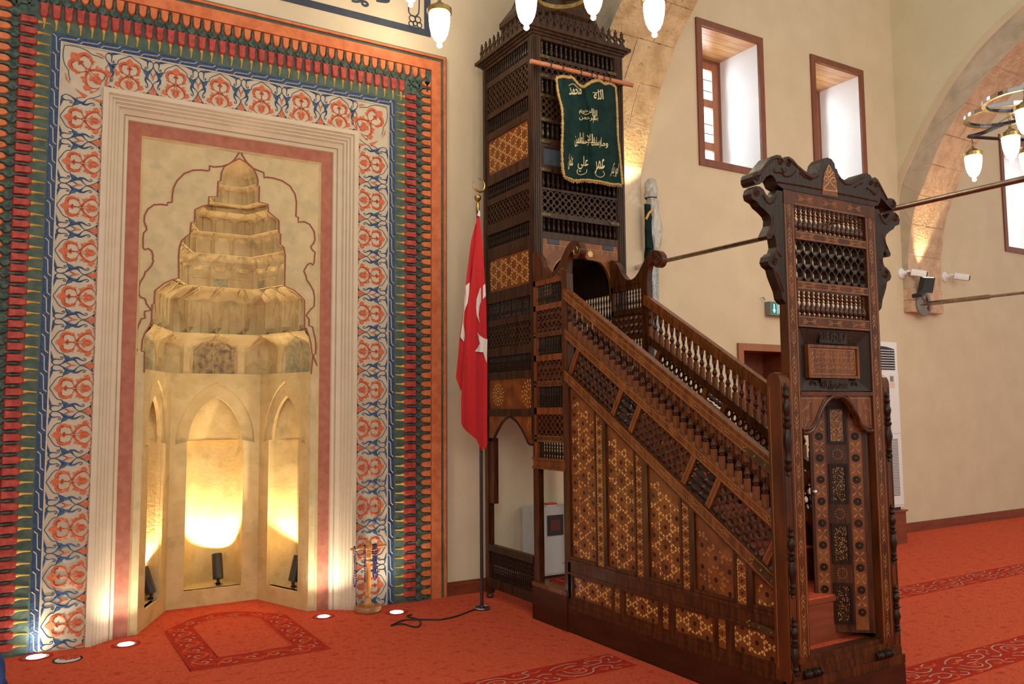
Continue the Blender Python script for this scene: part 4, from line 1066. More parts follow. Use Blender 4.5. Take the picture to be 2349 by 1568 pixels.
for s, x in ((1, 3.355), (-1, 3.878)):
    for dx, dz, r in ((.02, 1.49, .5), (.05, 1.52, 1.2), (.03, 1.43, 1.2)):
        c = (x+s*dx, dz); d = (s*math.cos(r)*.03, math.sin(r)*.03); b.ribbon(GF, [(c[0]-d[0], c[1]-d[1]), (c[0]+d[0], c[1]+d[1])], .003, -.010, .001)
        for t in (1, -1): b.ribbon(GF, [c, (c[0]+d[0]*.5+t*d[1]*.5, c[1]+d[1]*.5-t*d[0]*.5)], .003, -.010, .001)
P_('arched_head_board', b)
# crest
zc3 = 450/2349
crest = [atY(x, y, GY) for x, y in zm(1660, 340, zc3, [(345, 400), (340, 350), (352, 305), (385, 282), (410, 290), (440, 260), (500, 180), (560, 110), (620, 88), (670, 95), (700, 138), (718, 115), (770, 108), (820, 140), (880, 210), (950, 270), (1020, 315), (1070, 325), (1110, 300), (1135, 250), (1150, 180), (1190, 130), (1230, 120), (1280, 140), (1315, 190), (1325, 250), (1345, 260), (1360, 310), (1400, 370), (1450, 400), (1520, 395), (1580, 350), (1640, 315), (1700, 305), (1745, 330), (1770, 370), (1800, 355), (1835, 380), (1870, 440), (1910, 520), (1955, 608), (1990, 605), (2030, 620), (2058, 670), (2050, 720), (2010, 740), (1960, 700), (1910, 640), (1870, 600), (1862, 640), (1840, 690), (1790, 702), (1240, 600), (700, 490), (640, 450), (615, 390), (590, 350), (550, 325), (500, 350), (460, 410), (420, 440), (370, 440)])]
cp = [(p.x, p.z+.003) for p in crest]
b = MB().mat('woodd'); b.prism(GF, cp[::-1], -.075, .006)
def volute(b, F, c, r, turns, a0, s, n, w=.006):
    pts = [(c[0]+r*(1-t*.85)*math.cos(a0+s*t*turns*2*PI), c[1]+r*(1-t*.85)*math.sin(a0+s*t*turns*2*PI)) for t in [k/18 for k in range(19)]]
    b.ribbon(F, pts, w, n, .006)
def g3(x, y): p = atY(1660+x*zc3, 340+y*zc3, GY); return (p.x, p.z)
b.mat('wood')
for (x, y, r, a, s) in ((385, 350, .022, 1.5, 1), (668, 170, .020, 0, 1), (760, 190, .020, 3, -1), (1750, 420, .018, 0, 1), (1810, 440, .018, 3, -1), (2015, 675, .020, 1.5, -1)): volute(b, GF, g3(x, y), r, 1.5, a, s, .006)
for L in ([(420, 330), (470, 260), (540, 170), (600, 125), (650, 130)], [(760, 135), (820, 180), (900, 260), (980, 330), (1060, 360), (1130, 330)], [(1370, 360), (1440, 430), (1520, 430), (1600, 380), (1690, 340)], [(1830, 420), (1880, 500), (1950, 620)],
          [(580, 240), (600, 290), (680, 300), (720, 340), (800, 330), (850, 280)], [(640, 410), (900, 450), (1160, 500)], [(1360, 545), (1600, 590), (1830, 640)], [(1700, 480), (1760, 520), (1800, 560), (1850, 500)], [(900, 300), (960, 350), (1040, 380)], [(1560, 470), (1600, 440), (1650, 420)], [(680, 240), (705, 290), (740, 260)]):
    b.ribbon(GF, [g3(*q) for q in L], .010, .006, .007)
b.mat('inpan'); b.prism(GF, [g3(*q) for q in ((1165, 560), (1350, 590), (1340, 440), (1310, 300), (1245, 200), (1190, 300), (1172, 430))], .006, .009)
b.mat('inlay')
for L in ([(1245, 205), (1225, 250), (1245, 300), (1268, 250), (1245, 205)], [(1185, 500), (1340, 520)], [(1185, 495), (1200, 460), (1240, 420), (1240, 370), (1200, 340), (1185, 380)], [(1340, 515), (1320, 470), (1268, 420), (1268, 370), (1310, 360), (1335, 410)], [(1210, 270), (1225, 320), (1245, 350), (1270, 320), (1300, 290)], [(1200, 395), (1225, 385)], [(1290, 400), (1310, 405)]):
    b.ribbon(GF, [g3(*q) for q in L], .004, .009, .001)
P_('carved_crest', b)
wl = [g3(*q) for q in ((690, 508), (640, 500), (600, 575), (560, 600), (520, 560), (480, 490), (440, 455), (390, 450), (345, 480), (330, 540), (345, 600), (385, 625), (410, 640), (440, 690), (500, 740), (555, 800), (575, 850), (570, 920), (540, 980), (510, 1050), (530, 1085), (580, 1075), (600, 1020), (625, 1080), (640, 1180), (620, 1240), (590, 1250), (545, 1290), (530, 1350), (550, 1400), (600, 1440), (620, 1520), (650, 1600), (690, 1700), (710, 1800), (755, 1856))]
wl = [(min(u, GL0), v) for u, v in wl]
c_ = (GL0+GR1)/2
for s in (1, -1):
    pts = wl+[(GL0+.002, wl[-1][1]), (GL0+.002, wl[0][1])]
    if s < 0: pts = [(2*c_-u, v) for u, v in pts][::-1]
    b = MB().mat('woodd'); b.prism(GF, pts[::-1] if True else pts, -.055, -.002)
    mirror = (lambda q: q) if s > 0 else (lambda q: (2*c_-q[0], q[1]))
    b.mat('wood')
    for (x, y, r) in ((400, 530, .022), (618, 1345, .024)): volute(b, GF, mirror(g3(x, y)), r, 1.8, 1.5, s, -.002)
    for L in ([(470, 560), (540, 660), (600, 640), (640, 560)], [(600, 800), (590, 900), (560, 1000), (570, 1060)], [(660, 1150), (650, 1230), (690, 1300)], [(640, 1480), (680, 1600), (720, 1720)]): b.ribbon(GF, [mirror(g3(*q)) for q in L], .008, -.002, .006)
    P_('carved_wing', b)
# side posts with turned half columns
for s, x0, x1 in ((1, 3.186, GL0), (-1, GR1, 4.045)):
    b = MB().mat('woodg'); b.box(GF, x0, x1, .19, 1.62, -.085, 0); b.mat('woodd'); b.box(GF, x0+.008, x0+.012, .25, 1.6, 0, .0015); b.box(GF, x1-.012, x1-.008, .25, 1.6, 0, .0015); b.mat('woodg')
    xf = x0 if s > 0 else x1
    b.prism(Fr((x0, GY, 0), (0, 1, 0), (0, 0, 1)), [(0, 1.62), (.085, 1.62)]+[(.0425+.0425*math.cos(k*PI/8), 1.62+.05*math.sin(k*PI/8)) for k in range(1, 8)], 0, -(0) + (x1-x0))
    b.mat('inlay2'); b.box(Fr((x0, 0, 0), (0, -1, 0), (0, 0, 1)), -GY-.07, -GY-.067, .25, 1.6, 0, .0008)
    p = P_('gate_post', b)
    xc = (x0+x1)/2; seg = [(.20, .50), (.58, .93), (1.16, 1.62)] if s > 0 else [(.30, .56), (.66, .98), (1.20, 1.58)]
    cprof = [(0, 0), (.30, .02), (.22, .05), (.5, .08), (.5, .11), (.28, .13), (.5, .17), (.3, .20), (.42, .28), (.60, .36), (.42, .46), (.3, .5), (.55, .53), (.55, .56), (.3, .58), (.5, .61), (.3, .64), (.45, .68), (.58, .73), (.45, .78), (.28, .82), (.5, .86), (.28, .9), (.4, .94), (.2, .97), (0, 1)]
    for z0, z1 in seg: q = MB().mat('woodd'); q.lathe(GF(xc, z0, 0), (0, 0, 1), [(r*.040, t*(z1-z0)) for r, t in cprof], 10); P_('turned_half_column', q, p)
# sill mouldings
b = MB().mat('wood')
b.box(GF, 3.19, 4.045, .155, .20, -.03, .022); b.box(GF, 3.20, 4.035, .20, .235, -.03, .010); b.box(GF, 3.25, 3.98, .235, .268, -.06, .0); b.box(GF, 3.33, 3.90, .262, .292, -.075, -.012)
for x in (3.31, 3.86): 
    b.mat('woodd'); b.lathe(GF(x-.06, .218, .012), (1, 0, 0), [(r*.04, t*.15) for r, t in cprof[3:]], 10)
P_('gate_sill', b)
# door leaf, ajar
ph = math.radians(40); hx, hy = 3.888, GY+.035
LF = Fr((hx, hy, 0), (-math.cos(ph), math.sin(ph), 0), (0, 0, -1)); LFm = Fr((hx-.295*math.cos(ph), hy+.295*math.sin(ph), 0), (math.cos(ph), -math.sin(ph), 0), (0, 0, 1))
b = MB().mat('wood'); b.box(LFm, 0, .295, .315, 1.60, -.03, -.0005); b.mat('inpan'); b.box(LFm, .016, .080, .33, 1.59, -.02, 0); b.box(LFm, .200, .264, .33, 1.59, -.02, 0)
leaf = P_('door_leaf', b, label='inlaid door leaf standing ajar')
for k, (z0, z1) in enumerate(((1.30, 1.50), (.985, 1.195), (.67, .88), (.36, .57))):
    q = MB().mat('inpan' if k == 0 else 'woodd'); q.box(LFm, .105, .175, z0+.012, z1-.012, 0, .003); q.mat('woodd'); moldframe(q, LFm, .092, .188, z0, z1, .014, 0, .010); pn = P_('leaf_panel', q, leaf)
for k, (z0, z1) in enumerate(((1.30, 1.50), (.985, 1.195), (.67, .88), (.36, .57))):
    q = MB().mat('brass')
    rr2 = random.Random(k)
    for t in range(230):
        u = .108+rr2.random()*.062; z = z0+.016+rr2.random()*(z1-z0-.032); s = rr2.uniform(.0014, .0027)
        if k == 3 and rr2.random() < .4: continue
        q.mat('inlay' if k == 0 else ('inlay2' if rr2.random() < .6 else 'inlay')); i0 = q.add([LFm(u-s, z, .0036), LFm(u, z-s, .0036), LFm(u+s, z, .0036), LFm(u, z+s, .0036)]); q.face((i0, i0+1, i0+2, i0+3))
    P_('speckled_inlay', q, leaf)
q = MB()
for u0 in (.048, .232):
    for i in range(10):
        z = .42+i*.115; q.mat('woodd'); q.flat(LFm, hull_circle(u0, z, .022, 8, PI/8, 2*PI+PI/8), .0008); q.mat('brass'); q.lathe(LFm(u0, z, 0), LFm.N, [(.005, 0), (.004, .004), (.001, .006)], 6)
        q.mat('inlay2')
        for s in (1, -1):
            for t in (1, -1):
                q.flat(LFm, [(u0, z+.0575), (u0+s*.026, z+.0575+t*.024), (u0+s*.014, z+.0575+t*.026)][::(1 if s*t > 0 else -1)], .0007)
for z in (1.245, .93, .62):
    q.mat('inlay2')
    for k in range(12): a = k*PI/6; q.flat(LFm, hull_circle(.14+math.cos(a)*.024, z+math.sin(a)*.026, .0032, 5), .0008)
P_('star_inlay', q, leaf)
q = MB().mat('chrome'); q.lathe(LFm(.012, 1.045, 0), LFm.N, [(.006, 0), (.005, .01), (.013, .016), (.013, .024), (.006, .03)], 12); P_('door_knob', q, leaf)

# ---- landing beside the tower: screened sides with scrolled arm rests
for far, F in ((0, SF), (1, Fr((GX1-.02, 0, 0), (0, -1, 0), (0, 0, 1)))):
    ya, yb = 5.075, 4.70
    b = MB().mat('wood'); b.box(F, -4.705, -4.635, .0 if not far else 1.0, 2.44, -.05, .004); P_('landing_post', b)
    if far: b = MB().mat('wood'); 
    b = MB().mat('woodr' if not far else 'wood')
    for z0, z1 in ((2.40, 2.44), (2.215, 2.255), (2.02, 2.055), (1.845, 1.89), (1.66, 1.70), (1.46, 1.51), (1.262, 1.31)): P_('landing_rail', MB().mat('woodr' if not far else 'wood').box(F, -ya, -yb, z0, z1, -.035, 0))
    b.box(F, -ya, -ya+.03, 1.11, 2.44, -.035, 0)
    if not far: b.box(F, -ya-.01, -yb+.03, 1.07, 1.085, -.04, .02); b.box(F, -ya-.01, -yb+.03, 1.085, 1.135, -.04, .008); b.box(F, -ya-.01, -yb+.03, 1.135, 1.15, -.04, .02)
    P_('landing_ledge', b)
    for z0, z1 in ((2.255, 2.40), (1.89, 2.02), (1.51, 1.66), (1.15, 1.262)): spindles(screens, F, -ya+.035, -yb-.005, z0, z1, .034, -.018)
    for z0, z1 in ((2.055, 2.215), (1.70, 1.845), (1.31, 1.46)): b = MB().mat('wood'); lattice(b, F, -ya+.03, -yb, z0, z1, .058, -.03, -.006, hole=.33); P_('lattice_panel', b)
    if not far:
        b = MB().mat('wood'); b.box(F, -ya, -ya+.045, .262, 1.07, -.045, 0); P_('landing_leg', b)
        b = MB().mat('strap')
        for z in (2.04, 1.68, 1.29, 1.13):
            b.mat('strap'); b.box(F, -ya+.0, -yb-.0, z-.010, z+.010, 0, .004); b.mat('brass')
            for k in range(8): b.lathe(F(-ya+.02+k*.05, z, .003), F.N, [(.005, 0), (.003, .004)], 5)
            P_('brass_strap', b); b = MB()
    else:
        b = MB().mat('wood'); b.box(F, -ya, -yb, .262, 1.27, -.035, 0); P_('landing_board', b)
    sc = smooth2([(-5.075, 2.66), (-5.03, 2.655), (-4.97, 2.60), (-4.92, 2.52), (-4.85, 2.475), (-4.77, 2.49), (-4.70, 2.555), (-4.64, 2.62), (-4.57, 2.655), (-4.50, 2.64), (-4.462, 2.59), (-4.475, 2.54), (-4.52, 2.522), (-4.555, 2.54), (-4.56, 2.575), (-4.60, 2.565), (-4.625, 2.52), (-4.635, 2.44)], 3)
    b = MB().mat('wood'); b.prism(F, (sc+[(-5.075, 2.44)])[::-1], -.045, .003)
    if not far: b.mat('brass'); [b.lathe(F(-4.64-k*.03, 2.46+.02*math.sin(k), .003), F.N, [(.005, 0), (.003, .004)], 5) for k in range(6)]
    volute(b, F, (-4.515, 2.585), .045, 1.2, 0, -1, .003, .006); P_('scrolled_arm', b)

# ---- tower
def post(nm, x0, x1, y0, y1, z0, z1, m='woodt'):
    b = MB().mat(m); b.wbox(x0, x1, y0, y1, z0, z1)
    for t in (.25, .5, .75): b.wbox(x0+(x1-x0)*t-.006, x0+(x1-x0)*t+.006, y0-.006, y0, z0+.02, z1-.02); b.wbox(x0-.006, x0, y0+(y1-y0)*t-.006, y0+(y1-y0)*t+.006, z0+.02, z1-.02)
    return P_(nm, b)
TX0 = MX+.02
post('tower_post', TX0, TX0+.075, TY, TY+.07, 1.27, 4.36); post('tower_post', TX1-.075, TX1, TY, TY+.07, 1.27, 4.36); post('tower_post', TX0, TX0+.05, TB-.05, TB, 1.27, 4.36); post('tower_post', TX1-.05, TX1, TB-.05, TB, 1.27, 4.36)
for x, y in ((TX0, TY), (TX0, TB-.05), (TX1-.055, TY), (TX1-.055, TB-.05)):
    b = MB().mat('wood'); b.wbox(x, x+.055, y, y+.05, .04, 1.27); b.lathe((x+.027, y+.025, 0), (0, 0, 1), [(.02, 0), (.032, .01), (.03, .03), (.02, .04)], 10); P_('tower_leg', b)
b = MB().mat('wood'); b.wbox(TX0+.01, TX0+.05, TB-.13, TB-.05, .75, 1.27); P_('leg_bracket', b)
# near side
b = MB().mat('woodt')
yA, yB = TB-.05, TY+.07
for z0, z1 in ((4.335, 4.36), (4.165, 4.215), (3.90, 3.94), (3.735, 3.775), (3.335, 3.40), (3.17, 3.222), (2.925, 3.005), (2.735, 2.81), (2.355, 2.425), (2.165, 2.215), (1.92, 1.99), (1.735, 1.795), (1.445, 1.50)): P_('tower_rail', MB().mat('woodt').box(TL, -yA, -yB, z0, z1, -.04, -.003))
for z0, z1 in ((4.215, 4.335), (3.775, 3.90), (3.222, 3.335), (2.81, 2.925), (2.215, 2.355), (1.795, 1.92)): spindles(screens, TL, -yA, -yB, z0, z1, .034, -.02)
for z0, z1 in ((3.94, 4.165), (3.005, 3.17), (1.99, 2.165)): b = MB().mat('woodt'); lattice(b, TL, -yA, -yB, z0, z1, .052, -.034, -.008, hole=.33); P_('lattice_panel', b)
for z0, z1, sp in ((3.40, 3.735, .096), (2.425, 2.735, .092)):
    b = MB().mat('inpan'); b.box(TL, -yA, -yB, z0, z1, -.03, -.014); b.mat('woodt'); moldframe(b, TL, -yA, -yB, z0, z1, .02, -.014, .010); r = P_('tower_inlaid_panel', b)
    b = MB(); inlay(b, TL, [(-yA+.03, z0+.03), (-yB-.03, z0+.03), (-yB-.03, z1-.03), (-yA+.03, z1-.03)], sp, -.0133, ang=.2, size=.56, stud=None); P_('inlay_pattern', b, r)
b = MB().mat('inpan'); b.box(TL, -yA, -yB, 1.50, 1.735, -.03, -.014); r = P_('rosette_panel', b)
b = MB()
for cy, rr_ in ((5.20, .085), (5.66, .07)):
    for ring_, cnt in ((.35, 8), (.65, 12), (1.0, 16)):
        for k in range(cnt):
            a = k*2*PI/cnt+ring_; c = (-cy+math.cos(a)*rr_*ring_*1.1, 1.615+math.sin(a)*rr_*ring_*1.15)
            b.mat('inlay'); b.flat(TL, [(c[0]+math.cos(a)*.014, c[1]+math.sin(a)*.014), (c[0]+math.cos(a+2.2)*.009, c[1]+math.sin(a+2.2)*.009), (c[0]+math.cos(a-2.2)*.009, c[1]+math.sin(a-2.2)*.009)], -.0133)
P_('inlay_pattern', b, r)
def valance(u0, u1, z0, z1, F, n0, n1, mt):
    c = (u0+u1)/2; w = (u1-u0)/2
    A = smooth2([(u0, z0), (u0+w*.18, z0+.01), (u0+w*.34, z0+(z1-z0)*.35), (c-w*.38, z1-.05), (c-w*.15, z1-.012), (c, z1), (c+w*.15, z1-.012), (c+w*.38, z1-.05), (u1-w*.34, z0+(z1-z0)*.35), (u1-w*.18, z0+.01), (u1, z0)], 4)
    b = MB().mat(mt); b.prism(F, [(u0, z1+.03)]+A+[(u1, z1+.03)], n0, n1); b.mat('woodd'); b.tube([F(u, v, n1) for u, v in A], .009, 6)
    b.mat('inlay2'); b.box(F, u0+.02, u0+.023, z0+.06, z1+.01, n1, n1+.001); b.box(F, u1-.023, u1-.02, z0+.06, z1+.01, n1, n1+.001)
    for s, x in ((1, u0+.05), (-1, u1-.05)): b.ribbon(F, [(x, z0+.10), (x+s*.02, z0+.14), (x, z0+.18), (x+s*.015, z0+.21)], .005, n1, .001)
    return P_('scalloped_valance', b)
valance(-yA, -yB, 1.235, 1.44, TL, -.03, -.010, 'inpan')
# bottom rail with its spindles on both open sides
b = MB().mat('woodt'); b.box(TL, -yA, -yB, .375, .425, -.045, 0); P_('bottom_rail', b); P_('bottom_rail', MB().mat('woodt').box(TL, -yA, -yB, .09, .165, -.045, 0))
spindles(screens, TL, -yA, -yB, .165, .27, .032, -.022); lattice(screens, TL, -yA, -yB, .27, .375, .035, -.03, -.012, hole=.33)
# tower front
xa, xb = TX0+.075, TX1-.075
b = MB().mat('woodt')
for z0, z1 in ((4.335, 4.36), (4.185, 4.215), (4.03, 4.07), (3.875, 3.905), (3.685, 3.715), (3.51, 3.555), (3.295, 3.335), (3.155, 3.175), (2.945, 2.985), (2.785, 2.835)): P_('tower_rail', MB().mat('woodt').box(TF, xa, xb, z0, z1, -.04, -.003))
for z0, z1 in ((4.215, 4.335), (3.905, 4.03), (3.555, 3.685), (3.175, 3.295), (2.835, 2.945)): spindles(screens, TF, xa, xb, z0, z1, .046, -.022)
for z0, z1 in ((4.07, 4.185), (3.715, 3.875), (2.985, 3.155)): b = MB().mat('woodt'); lattice(b, TF, xa, xb, z0, z1, .055, -.034, -.008, hole=.34); P_('lattice_panel', b)
b = MB().mat('navy'); b.box(TF, xa, xb, 3.335, 3.51, -.03, -.018); b.mat('woodt'); moldframe(b, TF, xa, xb, 3.335, 3.51, .02, -.018, .012); P_('blind_panel', b)
b = MB().mat('brass')
for z in (4.20, 4.05, 3.89, 3.70, 3.53, 3.31, 2.965):
    for u0, s in ((xa-.012, 1), (xb+.012, -1)):
        F = TF; b.mat('strap'); b.prism(F, [(u0, z-.014), (u0+s*.08, z-.012), (u0+s*.10, z), (u0+s*.08, z+.012), (u0, z+.014)][::s], 0, .004); b.mat('brass'); b.lathe(F(u0+s*.02, z, .003), F.N, [(.006, 0), (.004, .004)], 6); b.lathe(F(u0+s*.07, z, .003), F.N, [(.006, 0), (.004, .004)], 6); P_('brass_strap', b); b = MB()
# ogee opening board
cx = (xa+xb)/2
A = smooth2([(xa+.0, 2.30), (xa+.03, 2.31), (xa+.065, 2.36), (xa+.075, 2.46), (xa+.10, 2.56), (xa+.17, 2.635), (xa+.25, 2.65), (cx-.055, 2.655), (cx-.02, 2.69), (cx, 2.735)], 4)
A = A+[(2*cx-u, v) for u, v in A[-2::-1]]
b = MB().mat('inpan'); b.prism(TF, [(xa, 2.79)]+A+[(xb, 2.79)], -.035, -.008); b.mat('inlay2'); b.tube([TF(u, v+.008, -.007) for u, v in A], .004, 5)
b.box(TF, xa+.01, xb-.01, 2.735, 2.739, -.008, -.007); b.box(TF, xa+.008, xa+.011, 2.35, 2.735, -.008, -.007); b.box(TF, xb-.011, xb-.008, 2.35, 2.735, -.008, -.007)
for k in range(12):
    x = xa+.045+k*(xb-xa-.09)/11
    if abs(x-cx) > .06:
        b.ribbon(TF, [(x, 2.735), (x, 2.705)], .004, -.008, .001); b.ribbon(TF, [(x-.012, 2.712), (x, 2.722), (x+.012, 2.712)], .003, -.008, .001)
for k in range(5):
    for x, s in ((xa+.012, 1), (xb-.012, -1)): b.ribbon(TF, [(x, 2.40+k*.06), (x+s*.03, 2.40+k*.06)], .004, -.008, .001); b.ribbon(TF, [(x+s*.022, 2.412+k*.06), (x+s*.012, 2.40+k*.06), (x+s*.022, 2.388+k*.06)], .003, -.008, .001)
for x in (xa+.10, xb-.10):
    b.mat('navy'); b.box(TF, x-.05, x+.05, 2.745, 2.782, -.008, -.003)
    b.mat('inlay2')
    for s in (1, -1): b.ribbon(TF, [(x+s*.062, 2.748), (x+s*.075, 2.757), (x+s*.062, 2.766), (x+s*.076, 2.775), (x+s*.066, 2.784)], .005, -.008, .001)
b.mat('inlay')
def star(F, c, r, n, k=8):
    pts = [(c[0]+math.cos(i*PI/k)*(r if i % 2 == 0 else r*.62), c[1]+math.sin(i*PI/k)*(r if i % 2 == 0 else r*.62)) for i in range(2*k)]; b.flat(F, pts, n)
star(TF, (cx, 2.768), .034, -.006); star(TF, (cx-.085, 2.712), .028, -.006); star(TF, (cx+.085, 2.700), .032, -.006); P_('ogee_head_board', b)
# other sides, floor, canopy ceiling
b = MB().mat('woodt')
b.wbox(TX1-.035, TX1-.005, TY+.07, TB-.05, 2.42, 4.36); b.wbox(TX1-.035, TX1-.005, TY+.07, TB-.05, 1.45, 2.16)
b.wbox(TX0+.05, TX1-.05, TB-.035, TB-.005, 2.42, 4.36); b.wbox(TX0+.05, TX1-.05, TB-.035, TB-.005, 1.45, 2.16); P_('tower_back_boards', b)
BF = Fr((0, TB, 0), (1, 0, 0), (0, 0, 1)); RF = Fr((TX1, 0, 0), (0, -1, 0), (0, 0, 1))
spindles(screens, BF, TX0+.05, TX1-.05, 2.16, 2.42, .036, .02); spindles(screens, RF, -TB+.05, -TY-.07, 2.16, 2.42, .036, .02)
b = MB().mat('wood'); b.wbox(TX0+.05, TX1-.05, 4.66, TB-.04, 1.56, 1.60); P_('tower_floor', b)
b = MB().mat('woodt')
for k, (o_, z0, z1) in enumerate(((.012, 4.36, 4.378), (.03, 4.378, 4.395), (.052, 4.395, 4.42), (.035, 4.42, 4.432))): b.wbox(TX0-o_, TX1+o_, TY-o_, TB+o_, z0, z1)
P_('cornice', b)
# finials of the cresting
def finial(F, u, z, n):
    w = .030; pts = [(-1, 0), (1, 0), (.85, .10), (.42, .24), (.9, .36), (1.0, .46), (.75, .54), (.35, .52), (.45, .62), (.30, .72), (.55, .80), (.20, .84), (0, 1), (-.20, .84), (-.55, .80), (-.30, .72), (-.45, .62), (-.35, .52), (-.75, .54), (-1.0, .46), (-.9, .36), (-.42, .24), (-.85, .10)]
    b = MB().mat('woodt'); b.prism(F, [(u+x*w, z+y*.13) for x, y in pts], n-.012, n, [[(u+math.cos(a*PI/3)*.010, z+.055+math.sin(a*PI/3)*.011) for a in range(6)]]); return b
f0 = None
Lf = Fr((TX0-.03, 0, 0), (0, -1, 0), (0, 0, 1)); Ff = Fr((0, TY-.03, 0), (1, 0, 0), (0, 0, 1))
for i in range(12): 
    y = TY-.02+(TB-TY+.04)*(i+.3)/12
    if f0 is None: f0 = P_('finial', finial(Lf, -y, 4.432, 0)); fy = y
    else: part(f0, 'finial', mb_, (0, y-fy, 0))
f1 = None
for i in range(14):
    x = TX0-.01+(TX1-TX0+.02)*(i+.5)/14
    if f1 is None: f1 = P_('finial', finial(Ff, x, 4.432, 0)); fx = x
    else: part(f1, 'finial', mb_, (x-fx, 0, 0))
b = MB().mat('woodt'); cxx, cyy = (TX0+TX1)/2, (TY+TB)/2
prev = None
for r, z in ((.40, 4.432), (.40, 4.60), (.43, 4.62), (.43, 4.66), (.33, 4.80), (.22, 5.05), (.17, 5.3), (.19, 5.42), (.13, 5.62), (.02, 6.0)):
    i0 = b.add([(cxx+r*math.cos(PI/8+k*PI/4)*1.04, cyy+r*math.sin(PI/8+k*PI/4)*.9, z) for k in range(8)])
    if prev is not None:
        for k in range(8): b.face((prev+k, prev+(k+1) % 8, i0+(k+1) % 8, i0+k))
    prev = i0
P_('canopy', b)
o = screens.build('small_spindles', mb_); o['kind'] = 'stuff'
# ================================================================== separate things
def T(nm, bm, parent): return bm.build(nm, parent)
# ---- embroidered banner and its rod
BY = TY-.10
RF_ = Fr((0, BY, 0), (1, 0, 0), (0, 0, 1))
rod = thing('banner_rod', 'thin reddish wooden rod with black rings tied across the pulpit tower', 'rod', (3.65, BY, 4.085))
b = MB().mat('stick'); b.tube([(3.178, BY, 4.083), (3.3, BY, 4.086), (3.8, BY, 4.09), (4.150, BY, 4.093)], .0175, 12); T('rod', b, rod)
for i, x in enumerate((3.345, 3.455, 3.625, 3.725, 3.775, 3.845, 3.905)):
    b = MB().mat('rubber'); b.tube([(x+.004*math.cos(a), BY-.026*math.cos(a), 4.085+.026*math.sin(a)) for a in [k*PI/6 for k in range(12)]], .0045, 6, closed=True); T('ring', b, rod)
b = MB().mat('strap')
for x in (3.28, 4.08): b.tube([(x, BY, 4.088), (x, TY, 4.10)], .006, 6)
T('bracket', b, rod)
z5 = .19136
L_ = smooth2(zm(1260, 150, z5, [(85, 155), (105, 330), (150, 520), (158, 700), (155, 850), (150, 1000), (155, 1150), (165, 1260), (180, 1335)]), 6)
R_ = smooth2(zm(1260, 150, z5, [(790, 255), (805, 430), (812, 600), (820, 850), (835, 1000), (850, 1150), (862, 1290), (875, 1425)]), 6)
T_ = smooth2(zm(1260, 150, z5, [(85, 155), (200, 140), (330, 150), (430, 155), (452, 225), (470, 265), (510, 225), (570, 195), (640, 190), (700, 225), (750, 222), (790, 255)]), 6)
B_ = smooth2(zm(1260, 150, z5, [(180, 1335), (320, 1378), (480, 1372), (600, 1382), (700, 1400), (790, 1425), (875, 1425)]), 6)
def lerpP(P, t): k = t*(len(P)-1); i = min(int(k), len(P)-2); f = k-i; return (P[i][0]*(1-f)+P[i+1][0]*f, P[i][1]*(1-f)+P[i+1][1]*f)
def bpx(s, t):
    a = lerpP(L_, t); c = lerpP(R_, t); u = lerpP(T_, s); d = lerpP(B_, s)
    ru = (u[0], u[1]); x = a[0]*(1-s)+c[0]*s; 
    yt = T_[0][1]*(1-s)+T_[-1][1]*s; yb = B_[0][1]*(1-s)+B_[-1][1]*s; y = (a[1]*(1-s)+c[1]*s)+(u[1]-yt)*(1-t)**2+(d[1]-yb)*t**2
    return x, y
def bpos(s, t, n=0):
    x, y = bpx(s, t); w = .020*math.sin(s*11+.6)*(1-.45*t)+.012*math.sin(s*23+t*2)+.035*math.exp(-((s-.50-.05*t)/.05)**2)*(1-t)
    return atY(x, y, BY-.012-w-n)
ban = thing('hanging_banner', 'dark green velvet banner with gold fringe and embroidered script hanging on the pulpit tower', 'banner', (3.72, BY, 3.22))
b = MB().mat('velvet'); b.grid(lambda s, t: bpos(s, t), 60, 40); b.grid(lambda s, t: bpos(s, t, -.006), 60, 40, flip=True); T('velvet_cloth', b, ban)
def fringe(name, path, dirv):
    b = MB().mat('gold'); n = 90; pts = [path(k/n) for k in range(n+1)]
    b.tube([p+Vector((0, -.004, random.uniform(-.002, .002))) for p in pts], [.008+random.uniform(-.002, .003) for _ in pts], 6)
    for k in range(n):
        p = pts[k]; q = p+Vector(dirv)*random.uniform(.014, .026)+Vector((random.uniform(-.004, .004), -.004, 0)); b.tube([p, q], [.004, .002], 4)
    T(name, b, ban)
fringe('top_fringe', lambda t: bpos(t, 0), (0, 0, .9)); fringe('bottom_fringe', lambda t: bpos(t, 1), (0, 0, -1.0)); fringe('side_fringe', lambda t: bpos(0, t), (-.7, 0, -.2)); fringe('side_fringe', lambda t: bpos(1, t), (.25, 0, -.2))
b = MB().mat('golddull')
def btext(s, cx, cy, w, h, rot=0, bold=.012):
    def fn(u, v):
        c_r, s_r = math.cos(rot), math.sin(rot); X, Y = u*c_r-v*s_r, u*s_r+v*c_r
        px, py = cx+X, cy-Y; x, y = 1260+px*z5, 150+py*z5
        t = (y-180)/(415-180); 
        for _ in range(3):
            t = max(0, min(1, t)); sx = (x-lerpP(L_, t)[0])/(lerpP(R_, t)[0]-lerpP(L_, t)[0]); yy = bpx(max(0, min(1, sx)), t)[1]; t += (y-yy)/235
        t = max(0, min(1, t)); sx = max(0, min(1, sx)); return bpos(sx, t, .0035)
    put_text(b, None, shape_ar(s), 0, 0, w, h, 0, bold=bold, fn=fn)
btext('محمد', 312, 305, 150, 95, .05); btext('الله', 590, 350, 115, 120, .06)
btext('بسم', 555, 660, 60, 70); btext('الله', 545, 575, 60, 80); btext('الرحمن', 455, 630, 190, 70, -.1); btext('الرحيم', 445, 550, 170, 80, -.1)
